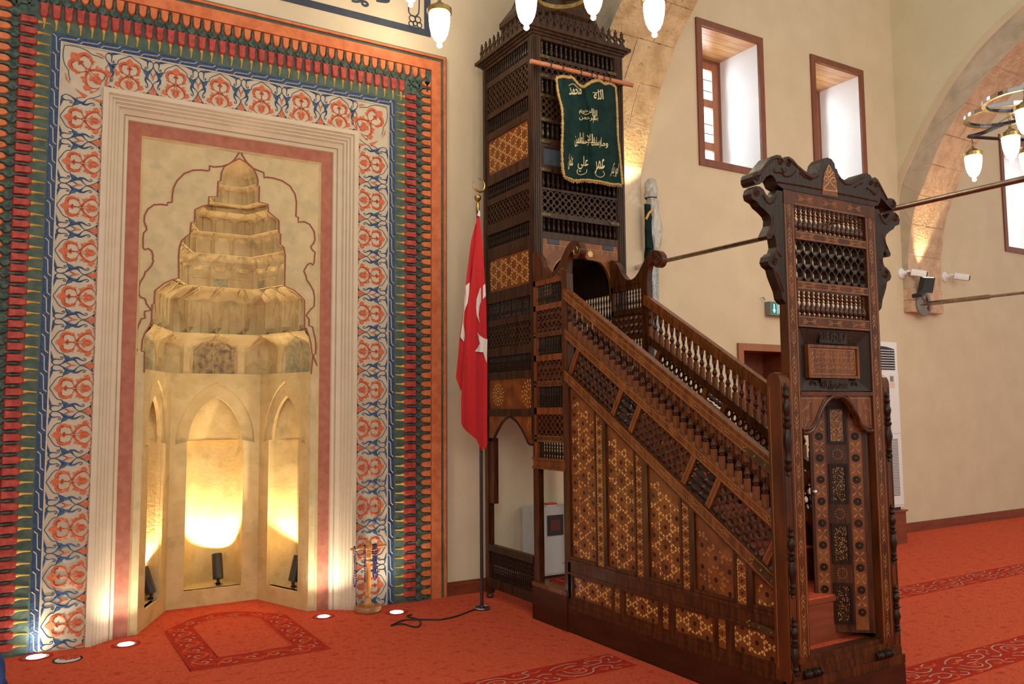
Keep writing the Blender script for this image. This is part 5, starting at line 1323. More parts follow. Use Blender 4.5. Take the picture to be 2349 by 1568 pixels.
btext('وما', 660, 940, 90, 100); btext('ارسلناك', 565, 925, 120, 130); btext('إلا', 490, 880, 80, 120); btext('رحمة', 420, 915, 110, 90); btext('للعالمين', 360, 890, 110, 170)
for s_, cx_, cy_, w_, h_, r_ in (('عثمان', 255, 1150, 60, 190, 0), ('علي', 405, 1180, 125, 190, 0), ('عمر', 605, 1210, 120, 180, 0), ('ابو بكر', 785, 1250, 85, 175, -.15)): btext(s_, cx_, cy_, w_, h_, r_)
for pts in ([(340, 1190), (335, 1250), (380, 1285), (440, 1250), (450, 1190)], [(545, 1230), (570, 1290), (625, 1300), (662, 1250), (640, 1200)], [(235, 270), (300, 245), (370, 240)], [(370, 500), (430, 505), (490, 490)], [(425, 820), (500, 815), (590, 830)], [(520, 300), (580, 310), (630, 280)]):
    P3 = []
    for px, py in smooth2(pts, 4):
        x, y = 1260+px*z5, 150+py*z5; t = (y-185)/232; sx = (x-lerpP(L_, t)[0])/(lerpP(R_, t)[0]-lerpP(L_, t)[0]); P3.append(bpos(sx, t, .004))
    b.tube(P3, .003, 5)
T('embroidered_lettering', b, ban)

# ---- flag
FY = 5.5; PY_ = FY+.035
flag = thing('flag', 'red flag with white crescent and star hanging folded on a black pole beside the pulpit', 'flag', (3.03, FY, 0))
b = MB().mat('black'); b.tube([(3.045, PY_, .03), (3.045, PY_, 1.6), (3.028, PY_, 3.10)], .013, 10); T('pole', b, flag)
b = MB().mat('black'); b.lathe((3.045, PY_, .0), (0, 0, 1), [(.06, 0), (.06, .012), (.02, .016), (.017, .03)], 20); b.mat('chrome'); b.tube([(3.045+.06*math.cos(a), PY_+.06*math.sin(a), .012) for a in [k*PI/12 for k in range(24)]], .005, 6, closed=True); T('base', b, flag)
b = MB().mat('brass'); c0 = atY(1096, 457, FY); b.lathe(c0+Vector((0, 0, -.10)), (0, 0, 1), [(.012, 0), (.017, .01), (.014, .07), (.008, .08), (.022, .095), (.028, .113), (.022, .13), (.006, .14), (.005, .185)], 12)
cc = c0+Vector((.01, 0, .115))
b.tube([cc+Vector((math.cos(a), 0, math.sin(a)))*.052 for a in [PI*(-1.5+.33)+k*(1.72*PI)/22-PI*.0 for k in range(23)]], [.002+.009*math.sin(PI*k/22) for k in range(23)], 8); T('crescent_finial', b, flag)
def clothlayer(name, mk, pts, y, amp, f, parent=flag, th=.004):
    """flat outline filled as a finely folded sheet"""
    P = [atY(x, yy, y) for x, yy in pts]; poly = [(p.x, p.z) for p in P]
    x0, x1 = min(p[0] for p in poly), max(p[0] for p in poly); z0, z1 = min(p[1] for p in poly), max(p[1] for p in poly)
    b = MB().mat(mk); b.cs = True; nz = 60; rows = []
    for j in range(nz+1):
        z = z0+(z1-z0)*j/nz; z = min(max(z, z0+1e-4), z1-1e-4); xs = []
        n = len(poly)
        for i in range(n):
            (xa_, za), (xb_, zb) = poly[i], poly[(i+1) % n]
            if (za > z) != (zb > z): xs.append(xa_+(xb_-xa_)*(z-za)/(zb-za))
        if len(xs) >= 2: rows.append((z, min(xs), max(xs)))
    fold = lambda x, z: y-th-amp*math.sin((x-x0)*f+z*.8)-amp*.4*math.sin((x-x0)*f*2.3-z)
    for s in (0, 1):
        idx = [b.add([(xa_+(xb_-xa_)*k/16, fold(xa_+(xb_-xa_)*k/16, z)+s*.003, z) for k in range(17)]) for z, xa_, xb_ in rows]
        for a, c in zip(idx, idx[1:]):
            for k in range(16): b.face((a+k, a+k+1, c+k+1, c+k) if s == 0 else (a+k, c+k, c+k+1, a+k+1))
    return T(name, b, parent)
clothlayer('rear_fold', 'flagred', [(1096, 505), (1090, 514), (1079, 563), (1072, 614), (1067.8, 653), (1062.7, 720), (1054.8, 773), (1045, 867), (1057.5, 896), (1066, 880), (1085, 700), (1100, 520)], FY+.012, .004, 60)
clothlayer('front_fold', 'flagred', [(1098, 486), (1093.7, 498), (1089, 560), (1078, 660), (1066.7, 769), (1060, 860), (1057, 920), (1057.5, 976), (1093, 1008.5), (1105.7, 1034), (1112.6, 1030), (1116, 1021), (1116, 831), (1113.7, 700), (1110.6, 624), (1104.5, 539), (1100.4, 497)], FY-.01, .006, 55)
clothlayer('white_crescent', 'flagwhite', [(1111.5, 651), (1099.4, 663), (1092, 686), (1090.5, 705), (1092, 722), (1098.8, 741), (1096, 722), (1098.4, 702), (1104, 690), (1112.6, 679)], FY-.01, .006, 55, th=.009)
clothlayer('white_star', 'flagwhite', [(1093.8, 763), (1101, 788), (1087, 807), (1106.8, 806), (1115, 832), (1116, 777), (1112, 779)], FY-.01, .006, 55, th=.009)
clothlayer('white_crescent', 'flagwhite', [(1076, 648), (1067.8, 655), (1062.7, 720), (1054.8, 773), (1063, 784), (1067, 772), (1061.5, 740), (1064.4, 714), (1072, 695), (1075, 670)], FY+.008, .004, 60, th=.008)
clothlayer('white_hoist', 'flagwhite', [(1098.4, 481), (1094, 494), (1101, 497), (1101, 486)], FY-.018, .002, 60)
cab = MB().mat('rubber')
cpt = [(1104, 1398), (1090, 1397), (1070, 1404), (1045, 1413), (1010, 1420), (960, 1420), (925, 1422), (905, 1430), (897, 1434), (910, 1431), (925, 1430), (945, 1436), (958, 1437), (965, 1430), (960, 1420), (945, 1416), (934, 1412), (945, 1409)]
cab.tube([atZ(x, y, .006) for x, y in smooth2(cpt, 5)], .0055, 8); o = cab.build('power_cable', origin=atZ(1010, 1420, 0)); tag(o, 'thin black power cable lying looped on the red carpet beside the flagpole base', 'cable')

# ---- prayer-bead stand
sp = atZ(842, 1400, 0); sx, sy = sp.x, sp.y-.02
st = thing('prayer_bead_stand', 'small turned wooden stand with cross arms hung with purple prayer beads by the niche', 'stand', (sx, sy, 0))
b = MB().mat('basewood'); b.lathe((sx, sy, 0), (0, 0, 1), [(.094, 0), (.10, .006), (.10, .036), (.094, .043)], 32); T('base', b, st)
b = MB().mat('standwood'); b.wbox(sx-.036, sx+.036, sy-.036, sy+.036, .043, .056)
b.lathe((sx, sy, .055), (0, 0, 1), [(.034, 0), (.020, .03), (.016, .045), (.024, .055), (.026, .075), (.020, .09), (.024, .095), (.022, .10), (.025, .15), (.020, .22), (.014, .30), (.020, .315), (.012, .325), (.019, .34), (.020, .36), (.014, .375), (.020, .38), (.020, .40)], 14)
b.lathe((sx, sy, .445), (0, 0, 1), [(.016, 0), (.026, .02), (.028, .045), (.020, .068), (.004, .078)], 14); T('turned_post', b, st)
az = .470
adir = Vector((1, .12, 0)).normalized()
for s in (-1, 1):
    b = MB().mat('standwood'); b.lathe((sx, sy, az), adir*s, [(.012, .02), (.012, .05), (.008, .06), (.011, .10), (.010, .115), (.006, .12), (.010, .126), (.012, .14), (.008, .150), (.002, .152)], 10); T('arm', b, st)
def beads(label, path, tail=None):
    b = MB().mat('beads'); L = 0; acc = 0; P = [Vector(p) for p in smooth2(path, 10)]
    for a, c in zip(P, P[1:]):
        acc += (c-a).length
        if acc > .0105: acc = 0; b.lathe(c-Vector((0, 0, .0055)), (0, 0, 1), [(.001, 0), (.0052, .003), (.0058, .0055), (.0052, .008), (.001, .011)], 6)
    b.tube(P, .0012, 4)
    if tail: b.tube([Vector(p) for p in tail], .0015, 4); b.lathe(tail[-1], (0, 0, -1), [(.002, 0), (.006, .006), (.001, .014)], 6)
    o = b.build('prayer_beads', origin=P[0]); return tag(o, label, 'prayer beads', 'purple prayer beads on the wooden stand')
def A_(t, dy=0, dz=0): p = Vector((sx, sy, az))+adir*t; return (p.x, p.y+dy, p.z+dz)
def loop(t, drop, w, seed=0):
    c = A_(t); return [(c[0], c[1]-.0165, c[2]-.02), (c[0]-w*.4, c[1]-.018, c[2]-drop*.5), (c[0]-w, c[1]-.016, c[2]-drop*.82), (c[0]-w*.3, c[1]-.012, c[2]-drop), (c[0]+w*.5, c[1]-.010, c[2]-drop*.97), (c[0]+w, c[1]-.005, c[2]-drop*.8), (c[0]+w*.4, c[1]+.010, c[2]-drop*.4), (c[0], c[1]+.016, c[2]-.01), (c[0], c[1]+.008, c[2]+.0155), (c[0], c[1]-.008, c[2]+.0155), (c[0], c[1]-.0165, c[2]-.02)]
beads('purple prayer beads alone on the left arm, narrow loop with a long tail', loop(-.115, .27, .011), [A_(-.112, -.02, -.27), A_(-.108, -.02, -.31), A_(-.106, -.02, -.335)])
beads('purple prayer beads hanging close against the left of the wooden post', loop(-.032, .25, .003))
for k, (t, d_, w_) in enumerate(((.040, .215, .008), (.052, .245, .012), (.066, .225, .010))):
    beads(('purple prayer beads nearest the post in the bunch on the right arm', 'purple prayer beads hanging lowest in the bunch on the right arm', 'purple prayer beads outermost in the bunch on the right arm')[k], loop(t, d_, w_))

# ---- spotlights in the niche and lights sunk in the floor
def spot(base, tip, label, lampE):
    base = Vector(base); ax = Vector(tip).normalized(); t = thing('spotlight', label, 'spotlight', base, 'black spotlights in the niche bays')
    b = MB().mat('chrome'); b.lathe(base, (0, 0, 1), [(.038, 0), (.038, .008), (.030, .014), (.010, .022), (.008, .04)], 16); T('mount', b, t)
    b = MB().mat('black'); h = base+Vector((0, 0, .045)); b.tube([base+Vector((0, 0, .02)), h], .012, 8)
    b.lathe(h, ax, [(.020, 0), (.040, .004), (.040, .20), (.036, .20), (.036, .17), (0, .17)], 20); T('lamp_body', b, t)
    b = MB().mat('spotlens'); b.lathe(h+ax*.192, ax, [(.035, 0), (.035, .004)], 16); T('lens', b, t)
    return h+ax*.21, ax
SPOTS = []
for (px, py, yy, tip, lb) in ((500, 1349, 6.90, (0.0, .34, .93), 'black cylinder spotlight in the centre bay, pointing straight up'), (337, 1378, 6.36, (-.30, .20, .9), 'black cylinder spotlight in the left bay, tilted towards the left'), (672, 1356, 6.47, (.25, .12, .96), 'black cylinder spotlight in the right bay, tilted towards the right')):
    p = atY(px, py, yy) if px > 400 else Vector((MC-.587+.4*.47, 6.184+.917*.47, .127))+Vector((.917, -.4, 0))*-.048; p.z = .127; SPOTS.append(spot(p, tip, lb, 1))
UP = []
for px, py, r_, lb in ((82, 1499, .075, 'round floor light shining up at the left end of the blue border'), (282, 1463, .07, 'round floor light at the left foot of the niche opening'), (742, 1414, .06, 'round floor light at the right foot of the niche opening'), (910, 1404, .07, 'round floor light between the bead stand and the tassel border')):
    p = atZ(px, py, 0); p.y = min(p.y, WY-.10); t = thing('floor_light', lb, 'floor light', (p.x, p.y, 0), 'round lights sunk in the carpet')
    b = MB().mat('carpet_dark'); b.tube([(p.x+math.cos(a)*(r_+.012), p.y+math.sin(a)*(r_+.012)*.85, .001) for a in [k*PI/14 for k in range(28)]], .007, 6, closed=True); T('carpet_rim', b, t)
    b = MB().mat('chrome'); b.lathe((p.x, p.y, .0), (0, 0, 1), [(r_*.95, 0), (r_*.95, .003), (r_*.8, .0035)], 28); T('trim_ring', b, t)
    b = MB().mat('uplens'); b.lathe((p.x, p.y, .003), (0, 0, 1), [(r_*.72, 0), (r_*.70, .0015)], 28); T('lens', b, t); UP.append(p)
p = atZ(155, 1512, 0); t = thing('floor_opening', 'torn oval cut in the carpet over an unlit floor light at far left', 'floor opening', (p.x, p.y, 0))
b = MB().mat('dark'); b.lathe((p.x, p.y, .0008), (0, 0, 1), [(.085, 0), (.085, .0012)], 24); T('hole', b, t)
b = MB().mat('greyplastic'); b.lathe((p.x, p.y, .002), (0, 0, 1), [(.07, 0), (.068, .001)], 24); T('cover', b, t)
b = MB().mat('carpet'); b.cs = False
for k in range(60):
    a = random.uniform(0, 2*PI); r = random.uniform(0, .045); q = Vector((p.x+.01+math.cos(a)*r*1.2, p.y+.01+math.sin(a)*r*.8, .003)); b.tube([q, q+Vector((random.uniform(-.01, .01), random.uniform(-.01, .01), random.uniform(.008, .022)))], [.007, .003], 4)
T('carpet_flap', b, t)

# ---- electrical cabinet behind the tower
b0 = atY(1199, 1330, WY-.02); cx0 = b0.x; cyf = WY-.19
cabt = thing('electrical_cabinet', 'pale grey metal cabinet with black framed display standing behind the open tower base', 'cabinet', (cx0+.3, cyf+.14, 0))
b = MB().mat('greyplastic'); zt0, zt1 = .10, .67; b.wbox(cx0, cx0+.62, cyf, WY-.022, zt0, zt1); T('housing', b, cabt)
CF = Fr((0, cyf, 0), (1, 0, 0), (0, 0, 1))
b = MB().mat('greyplastic'); b.box(CF, cx0+.012, cx0+.61, zt0+.015, zt1-.02, 0, .008); d2 = T('door', b, cabt)
b = MB().mat('black'); b.box(CF, cx0+.14, cx0+.30, zt1-.24, zt1-.07, .008, .016); b.mat('screen'); b.box(CF, cx0+.165, cx0+.265, zt1-.20, zt1-.11, .016, .018); T('display', b, d2)
b = MB().mat('grey'); [b.box(CF, cx0+.29+k*.018, cx0+.301+k*.018+(k%3)*.001, zt0+.084, zt0+.096, .008, .0087) for k in range(10)]; [b.box(CF, cx0+.32+k*.018, cx0+.331+k*.018, zt0+.060, zt0+.071, .008, .0087) for k in range(7)]; b.mat('signgreen'); b.flat(CF, hull_circle(cx0+.52, zt0+.08, .018, 12), .0085); b.mat('screen'); T('label_print', b, d2)
b = MB().mat('black')
for x in (cx0+.03, cx0+.57): b.wbox(x, x+.04, cyf+.02, WY-.05, 0, .10)
T('foot', b, cabt)
b = MB().mat('whiteplastic'); q = Vector((cx0+.21, cyf+.06, zt1)); b.wbox(q.x-.05, q.x+.05, q.y-.03, q.y+.03, q.z+.001, q.z+.012); b.mat('redplastic'); b.wbox(q.x-.045, q.x+.055, q.y-.034, q.y+.026, q.z+.012, q.z+.026)
o = b.build('small_box', origin=q); tag(o, 'small red and white box lying on top of the grey cabinet', 'box')
b = MB().mat('paper'); b.box(Fr((MX+.35, 4.88, .262), (.3, -1, 0), (.12, 0, 1)), 0, .14, .0, .20, 0, .003); o = b.build('paper_sheet', origin=(MX+.35, 4.88, .262)); tag(o, 'pinkish sheet of paper leaning inside the pulpit landing', 'paper')
# rug scrap under the tower
b = MB().mat('carpet_dark'); b.wbox(MX+.10, TX1-.08, 4.70, TY-.03, .262, .270)
b.mat('carpet_pale'); [b.wbox(MX+.14+k*.09, MX+.15+k*.09, 4.72, TY-.05, .2705, .2712) for k in range(8)]
o = b.build('rug', origin=(3.6, 4.9, .262)); tag(o, 'dark red rug scrap folded on the floor of the pulpit landing', 'rug')

# ---- air conditioner on its wooden plinth
px1, pyf = 8.415, 5.60
t = thing('wooden_plinth', 'reddish brown wooden box under the tall white air conditioner', 'plinth', (8.1, 5.78, 0))
b = MB().mat('skirt'); b.wbox(px1-.62, px1, pyf, WY-.03, 0, .345); T('box', b, t); b = MB().mat('skirt'); b.wbox(px1-.63, px1+.02, pyf-.015, WY-.025, .345, .362); T('top_board', b, t)
ac = thing('air_conditioner', 'tall white floor standing air conditioner behind the pulpit gate', 'air conditioner', (8.13, 5.80, .362))
AF = Fr((0, pyf+.02, 0), (1, 0, 0), (0, 0, 1)); a0, a1 = px1-.56, px1-.0
b = MB().mat('whiteplastic'); b.wbox(a0, a1, pyf+.02, WY-.05, .395, 2.21); b.mat('black'); b.wbox(a0+.03, a1-.03, pyf+.04, WY-.06, .362, .395); T('body', b, ac)
b = MB().mat('vent'); b.prism(AF, [(a0+.05, 1.90), (a1-.05, 1.90)]+[(a1-.05-(a1-a0-.1)*k/8, 2.13+.03*math.sin(k*PI/8)) for k in range(9)], 0, .004); v = T('outlet', b, ac)
b = MB().mat('whiteplastic')
for k in range(8): b.box(AF, a0+.05, a1-.05, 1.915+k*.028, 1.922+k*.028, .004, .016)
T('louvre_slats', b, v)
b = MB().mat('whiteplastic'); b.box(AF, a0+.01, a1-.01, 1.20, 1.86, 0, .010); T('upper_panel', b, ac)
b = MB().mat('grey'); b.box(AF, a1-.16, a1-.10, 1.77, 1.83, .010, .013); b.mat('paper'); b.box(AF, a1-.17, a1-.08, 1.70, 1.765, .010, .012); T('control_label', b, ac)
b = MB().mat('whiteplastic'); b.box(AF, a0+.01, a1-.01, .42, 1.19, 0, .010); g = T('intake_panel', b, ac)
b = MB().mat('vent')
for k in range(38): b.box(AF, a0+.05, a1-.07, .52+k*.0165, .527+k*.0165, .010, .0112)
T('intake_slots', b, g)

# ---- exit sign
e0 = atY(1755, 694, WY); 
es = thing('exit_sign', 'green and white illuminated exit sign on the wall beyond the pulpit', 'exit sign', (e0.x+.25, WY, 2.48))
EF = Fr((0, WY-.075, 0), (1, 0, 0), (0, 0, 1)); x0 = e0.x-.01; z0 = 2.475; z1 = 2.62
b = MB().mat('grey'); b.wbox(x0, x0+.46, WY-.07, WY-.002, z0, z1); moldframe(b, EF, x0, x0+.46, z0, z1, .012, -.005, .008); T('housing', b, es)
b = MB().mat('signgreen'); b.box(EF, x0+.012, x0+.448, z0+.012, z1-.012, -.004, .0); fc = T('face', b, es)
b = MB().mat('signwhite'); b.flat(EF, [(x0+.055, z1-.025), (x0+.055, z0+.06), (x0+.038, z0+.06), (x0+.063, z0+.02), (x0+.088, z0+.06), (x0+.071, z0+.06), (x0+.071, z1-.025)], .001)
b.box(EF, x0+.108, x0+.112, z0+.014, z1-.014, 0, .001); b.flat(EF, [(x0+.13, z0+.02), (x0+.20, z0+.02), (x0+.19, z1-.02), (x0+.13, z1-.02)], .001)
b.mat('signgreen'); b.flat(EF, hull_circle(x0+.167, z1-.038, .010, 8), .002); b.tube([EF(x0+.165, z1-.05, .001), EF(x0+.155, z0+.06, .001), EF(x0+.14, z0+.03, .001)], .005, 4); b.tube([EF(x0+.155, z0+.06, .001), EF(x0+.175, z0+.045, .001), EF(x0+.178, z0+.025, .001)], .004, 4); b.tube([EF(x0+.142, z0+.08, .001), EF(x0+.163, z1-.055, .001), EF(x0+.182, z0+.08, .001)], .0035, 4)
b.mat('signwhite'); put_text(b, EF, 'ÇIKIŞ', x0+.31, z1-.045, .17, .042, .0012, bold=.01); put_text(b, EF, 'EXIT', x0+.31, z0+.038, .15, .034, .0012, bold=.01); T('pictogram_and_lettering', b, fc)
b = MB().mat('chrome'); q = atY(1752, 688, WY-.01); b.tube([q+Vector((-.05, 0, .01)), q+Vector((-.02, -.01, .03)), q+Vector((.0, -.02, .0)), q+Vector((-.02, -.02, -.02))], .005, 6); T('cable_hook', b, es)

# ---- security cameras, wall spotlight, tie rods
for px, py, dx, lb in ((2066, 627, .0, 'white security camera mounted left of the stone pier'), (2165, 635, .0, 'white security camera mounted right of the stone pier')):
    q = atY(px, py, WY); q.y = WY; t = thing('security_camera', lb, 'security camera', q, 'white security cameras beside the pier')
    b = MB().mat('whiteplastic'); b.lathe(q, (0, -1, 0), [(.065, 0), (.065, .02), (.05, .03), (.03, .05), (.02, .07)], 18); b.tube([q+Vector((0, -.05, 0)), q+Vector((.02, -.09, .02)), q+Vector((.07, -.12, .01))], .016, 10); T('mount', b, t)
    d = Vector((.62, -.72, -.20)).normalized(); U = d.cross(Vector((0, 0, 1))).normalized(); F = Fr(q+Vector((.08, -.16, .0)), d, U.cross(d)*1); 
    b = MB().mat('whiteplastic'); b.prism(Fr(q+Vector((.05, -.10, .0)), U, U.cross(d)), [(-.04, -.035), (.04, -.035), (.045, .0), (.04, .035), (.02, .045), (-.02, .045), (-.04, .035), (-.045, 0)], -.0, (.17 if (U.cross(U.cross(d))).dot(d) > 0 else -.17)); T('camera_body', b, t)
    e = q+Vector((.05, -.10, 0))+d*.171; b = MB().mat('black'); b.prism(Fr(e, U, U.cross(d)), [(-.035, -.03), (.035, -.03), (.038, .03), (-.038, .03)], 0, (.012 if (U.cross(U.cross(d))).dot(d) > 0 else -.012)); b.mat('vent'); b.lathe(e+d*.012, d, [(.018, 0), (.016, .006)], 12); T('lens', b, t)
q = atY(2126, 655, 5.86); t = thing('wall_spotlight', 'black square spotlight aimed up the stone pier of the right arch', 'spotlight', (q.x, 5.86, q.z))
b = MB().mat('black'); F = Fr(q, (1, -.15, .03), (0, -.25, 1)); b.box(F, -.085, .085, -.085, .10, -.045, .03); T('lamp_body', b, t)
b = MB().mat('black'); b.tube([q+Vector((-.13, .05, -.11)), q+Vector((-.09, .0, -.07)), q+Vector((-.06, 0, 0))], .018, 8); b.tube([(q.x-.13, 5.96, q.z-.12), (q.x-.13, 5.84, q.z-.12)], .025, 8); T('bracket', b, t)
b = MB().mat('spotlens'); b.box(F, -.07, .07, .1005, .104, -.035, .02); T('lens', b, t); WSP = q
r1 = atY(1465, 612, 5.90); e1 = atX(2349, 410, r1.x); dv = (e1-r1)
t = thing('tie_rod', 'thick steel tie rod crossing from the left pier above the stair rail', 'tie rod', r1)
b = MB().mat('steel'); b.tube([Vector((r1.x, 5.93, r1.z)), r1+dv*1.5], .0185, 14); T('rod', b, t)
b = MB().mat('chrome'); n_ = dv.normalized(); b.lathe(Vector((r1.x, 5.93, r1.z)), n_, [(.024, .0), (.024, .10), (.030, .10), (.030, .14), (.021, .15), (.021, .30)], 14); T('collar', b, t)
r2 = atY(2128, 696, 5.90); e2 = atX(2349, 671, r2.x); dv2 = e2-r2
t = thing('tie_rod', 'thin steel tie rod with a star plate on the right stone pier', 'tie rod', r2)
b = MB().mat('steel'); b.tube([Vector((r2.x, 5.975, r2.z)), r2+dv2*1.6], .016, 12); b.tube([r2, r2+dv2.normalized()*.75], .027, 12); T('rod', b, t)
F = Fr((r2.x, 5.963, r2.z), (1, 0, 0), (0, 0, 1)); b = MB().mat('grey'); b.lathe(F(0, 0, 0), F.N, [(.150, 0), (.150, .02), (.135, .03), (0.02, .035)], 28)
b.mat('steel')
for k in range(6):
    a = k*PI/3+.2; s = b.add([F(math.cos(a)*.12, math.sin(a)*.12, .034), F(math.cos(a+.5)*.035, math.sin(a+.5)*.035, .034), F(0, 0, .085), F(math.cos(a-.5)*.035, math.sin(a-.5)*.035, .034)]); b.face((s, s+1, s+2)); b.face((s, s+2, s+3))
T('anchor_plate', b, t)

# ---- wrapped banner behind the pulpit
q = atY(1490, 420, 5.93); wx, wy_ = q.x-.01, 5.90
t = thing('wrapped_banner', 'rolled banner wrapped in clear plastic standing against the wall behind the pulpit', 'rolled banner', (wx, wy_, 0))
def blob(fr, fx, z0, z1, seg=18, nz=30, cx=wx, cy=wy_):
    def f(a, v): 
        z = z0+(z1-z0)*v; r = fr(v)*(1+.10*math.sin(a*2*PI*3+v*9)+.06*math.sin(a*2*PI*7-v*14)); o = fx(v); return Vector((cx+o+r*math.cos(a*2*PI), cy+r*.8*math.sin(a*2*PI), z))
    return f
b = MB().mat('stick'); b.tube([(wx, wy_, .0), (wx, wy_, 3.6)], .018, 8); T('pole', b, t)
b = MB().mat('greywrap'); b.grid(blob(lambda v: .050+.012*math.sin(v*3), lambda v: .0, .3, 2.98), 24, 50); T('lower_wrap', b, t)
b = MB().mat('velvet'); b.grid(blob(lambda v: .045, lambda v: -.045+.02*v, 2.88, 3.32), 16, 12); b.box(Fr((wx-.075, wy_-.045, 3.0), (1, 0, 0), (-.02, 0, 1)), -.035, .03, 0, .42, -.01, .01); T('green_cloth', b, t)
b = MB().mat('plasticwrap'); b.grid(blob(lambda v: .045+.035*math.sin(min(1, v*1.4)*PI*.8), lambda v: .035-.02*v, 2.98, 3.50, nz=20), 24, 24)
b.grid(blob(lambda v: .062*(1-v**6)**.5+.004, lambda v: -.005+.01*v, 3.50, 3.70), 24, 14); T('upper_wrap', b, t)
b = MB().mat('rubber'); b.tube([(wx+.055*math.cos(a), wy_+.05*math.sin(a), 3.50) for a in [k*PI/8 for k in range(16)]], .008, 6, closed=True); b.tube([(wx+.055*math.cos(a), wy_+.05*math.sin(a), 2.94) for a in [k*PI/8 for k in range(16)]], .008, 6, closed=True); T('tie_cord', b, t)
b = MB().mat('yellow'); b.tube([(wx-.04, wy_-.06, 3.37), (wx-.09, wy_-.065, 3.33), (wx-.12, wy_-.06, 3.27)], .012, 6); T('ribbon', b, t)

# ---- wall inscription above the niche (only its lower edge is in view)
IF = Fr((0, WY, 0), (1, 0, 0), (0, 0, 1))
wi = thing('wall_inscription', 'dark blue painted frame with brush script on the wall above the prayer niche', 'inscription', (1.3, WY, 4.63))
b = MB().mat('navy'); fx0, fx1, fz0, fz1 = -.25, 2.868, 4.632, 5.9
moldframe(b, IF, fx0, fx1, fz0, fz1, .058, .0005, .004); T('painted_frame', b, wi)
b = MB().mat('navy')
def ip_(x, y): p = atY(x, y, WY); return (p.x, p.z)
z2 = 600/2349
def iz(L): return [ip_(500+x*z2, y*z2) for x, y in L]
b.ribbon(IF, iz([(1200, 5), (1240, 15), (1290, 10), (1330, 20), (1345, 42), (1325, 52), (1300, 40), (1290, 10), (1270, -30), (1280, -120)]), .022, .0008, .004)
b.ribbon(IF, iz([(1420, 0), (1460, 8), (1510, 12), (1530, 0), (1530, -60)]), .030, .0008, .004)
b.ribbon(IF, iz([(1710, -100), (1712, 60), (1715, 110), (1740, 140), (1770, 150)]), .012, .0008, .004); b.ribbon(IF, iz([(1808, -100), (1805, 90), (1795, 130), (1770, 150)]), .012, .0008, .004)
for x, y, r in ((1745, 168, .028), (1795, 178, .026), (1735, 215, .022), (1808, 228, .022), (1770, 212, .020)):
    c = ip_(500+x*z2, y*z2); b.tube([IF(c[0]+math.cos(a)*r, c[1]+math.sin(a)*r, .003) for a in [k*PI/8 for k in range(16)]], .005, 5, closed=True)
T('brush_script', b, wi)

Mt['steeldark'] = mat('dark_blued_steel', (.05, .055, .075), .25, metal=.9)
# ---- chandeliers
def lamp_parts(ch, pos, chain, first):
    pos = Vector(pos)
    if first is None:
        b = MB().mat('brass'); b.lathe(pos, (0, 0, 1), [(.076, -.012), (.080, -.010), (.080, .022), (.074, .026), (.050, .034), (.034, .052), (.014, .066), (.010, .085)], 24); lm = T('lamp', b, ch)
        b = MB().mat('shade'); b.lathe(pos, (0, 0, -1), [(.070, .004), (.069, .05), (.064, .10), (.054, .145), (.038, .180), (.018, .200), (.008, .204)], 24); b.build('glass_shade', lm)
        b = MB().mat('clearglass'); b.lathe(pos-Vector((0, 0, .200)), (0, 0, -1), [(.008, 0), (.014, .006), (.020, .018), (.018, .03), (.008, .038), (.001, .040)], 12); b.build('glass_drop', lm)
        b = MB().mat('strap')
        for k in range(int(chain/.03)): 
            c = pos+Vector((0, 0, .09+k*.03)); U = Vector((1, 0, 0)) if k % 2 else Vector((0, 1, 0)); b.tube([c+U*math.cos(a)*.008+Vector((0, 0, math.sin(a)*.018)) for a in [j*PI/4 for j in range(8)]], .0022, 4, closed=True)
        b.build('chain', lm)
        return lm, pos
    lm, p0 = first; c = lm.copy(); c.name = 'lamp'; COL.objects.link(c); c.parent = ch; c.location = pos-p0; ORG[c.name] = ORG[lm.name]
    for g in lm.children: d = g.copy(); COL.objects.link(d); d.parent = c
    return first
def flatring(b, c, r, w=.030, h=.030, tilt=(0, 0, 1), a0=0, a1=2*PI, n=48):
    ax = Vector(tilt).normalized(); e1 = ax.orthogonal().normalized(); e2 = ax.cross(e1); c = Vector(c); rings = []
    for k in range(n+1):
        a = a0+(a1-a0)*k/n; d = e1*math.cos(a)+e2*math.sin(a); rings.append(b.add([c+d*(r-w/2)-ax*h/2, c+d*(r+w/2)-ax*h/2, c+d*(r+w/2)+ax*h/2, c+d*(r-w/2)+ax*h/2]))
    cs = b.cs; b.cs = False
    for p, q in zip(rings, rings[1:]):
        for k in range(4): b.face((p+k, q+k, q+(k+1) % 4, p+(k+1) % 4))
    b.cs = cs
CH1 = [atD(1008, 28, 5.3), atD(1207, -13, 5.25), atD(1360, -33, 5.45), atD(1500, 4, 5.3), atD(942, -52, 6.3)]
hub = atD(1290, -14, 5.75)
ch = thing('chandelier', 'large brass chandelier at the top edge with acorn glass lamps', 'chandelier', hub)
first = None
for p in CH1: first = lamp_parts(ch, p, .10, first)
b = MB().mat('brass'); flatring(b, hub, .20); flatring(b, hub+Vector((0, 0, .35)), .75); T('hub_ring', b, ch)
b = MB().mat('strap')
for p in CH1:
    top = p+Vector((0, 0, .20)); b.tube([top, top+Vector((0, 0, .12)), hub+Vector((0, 0, .35))+(top-hub).normalized()*.5], .010, 6)
b.tube([hub, hub+Vector((0, 0, 1.6))], .014, 8); T('arm', b, ch)
CH2 = [atD(2232, 356, 7.3), atD(2318, 312, 7.0), atD(2352, 250, 6.3), atD(2398, 330, 6.8), atD(2356, 350, 7.9)]
hb2 = atD(2372, 268, 7.2)
ch = thing('chandelier', 'brass chandelier of linked rings with glowing glass lamps at the right edge', 'chandelier', hb2)
first = None
for p in CH2: first = lamp_parts(ch, p, .09, first)
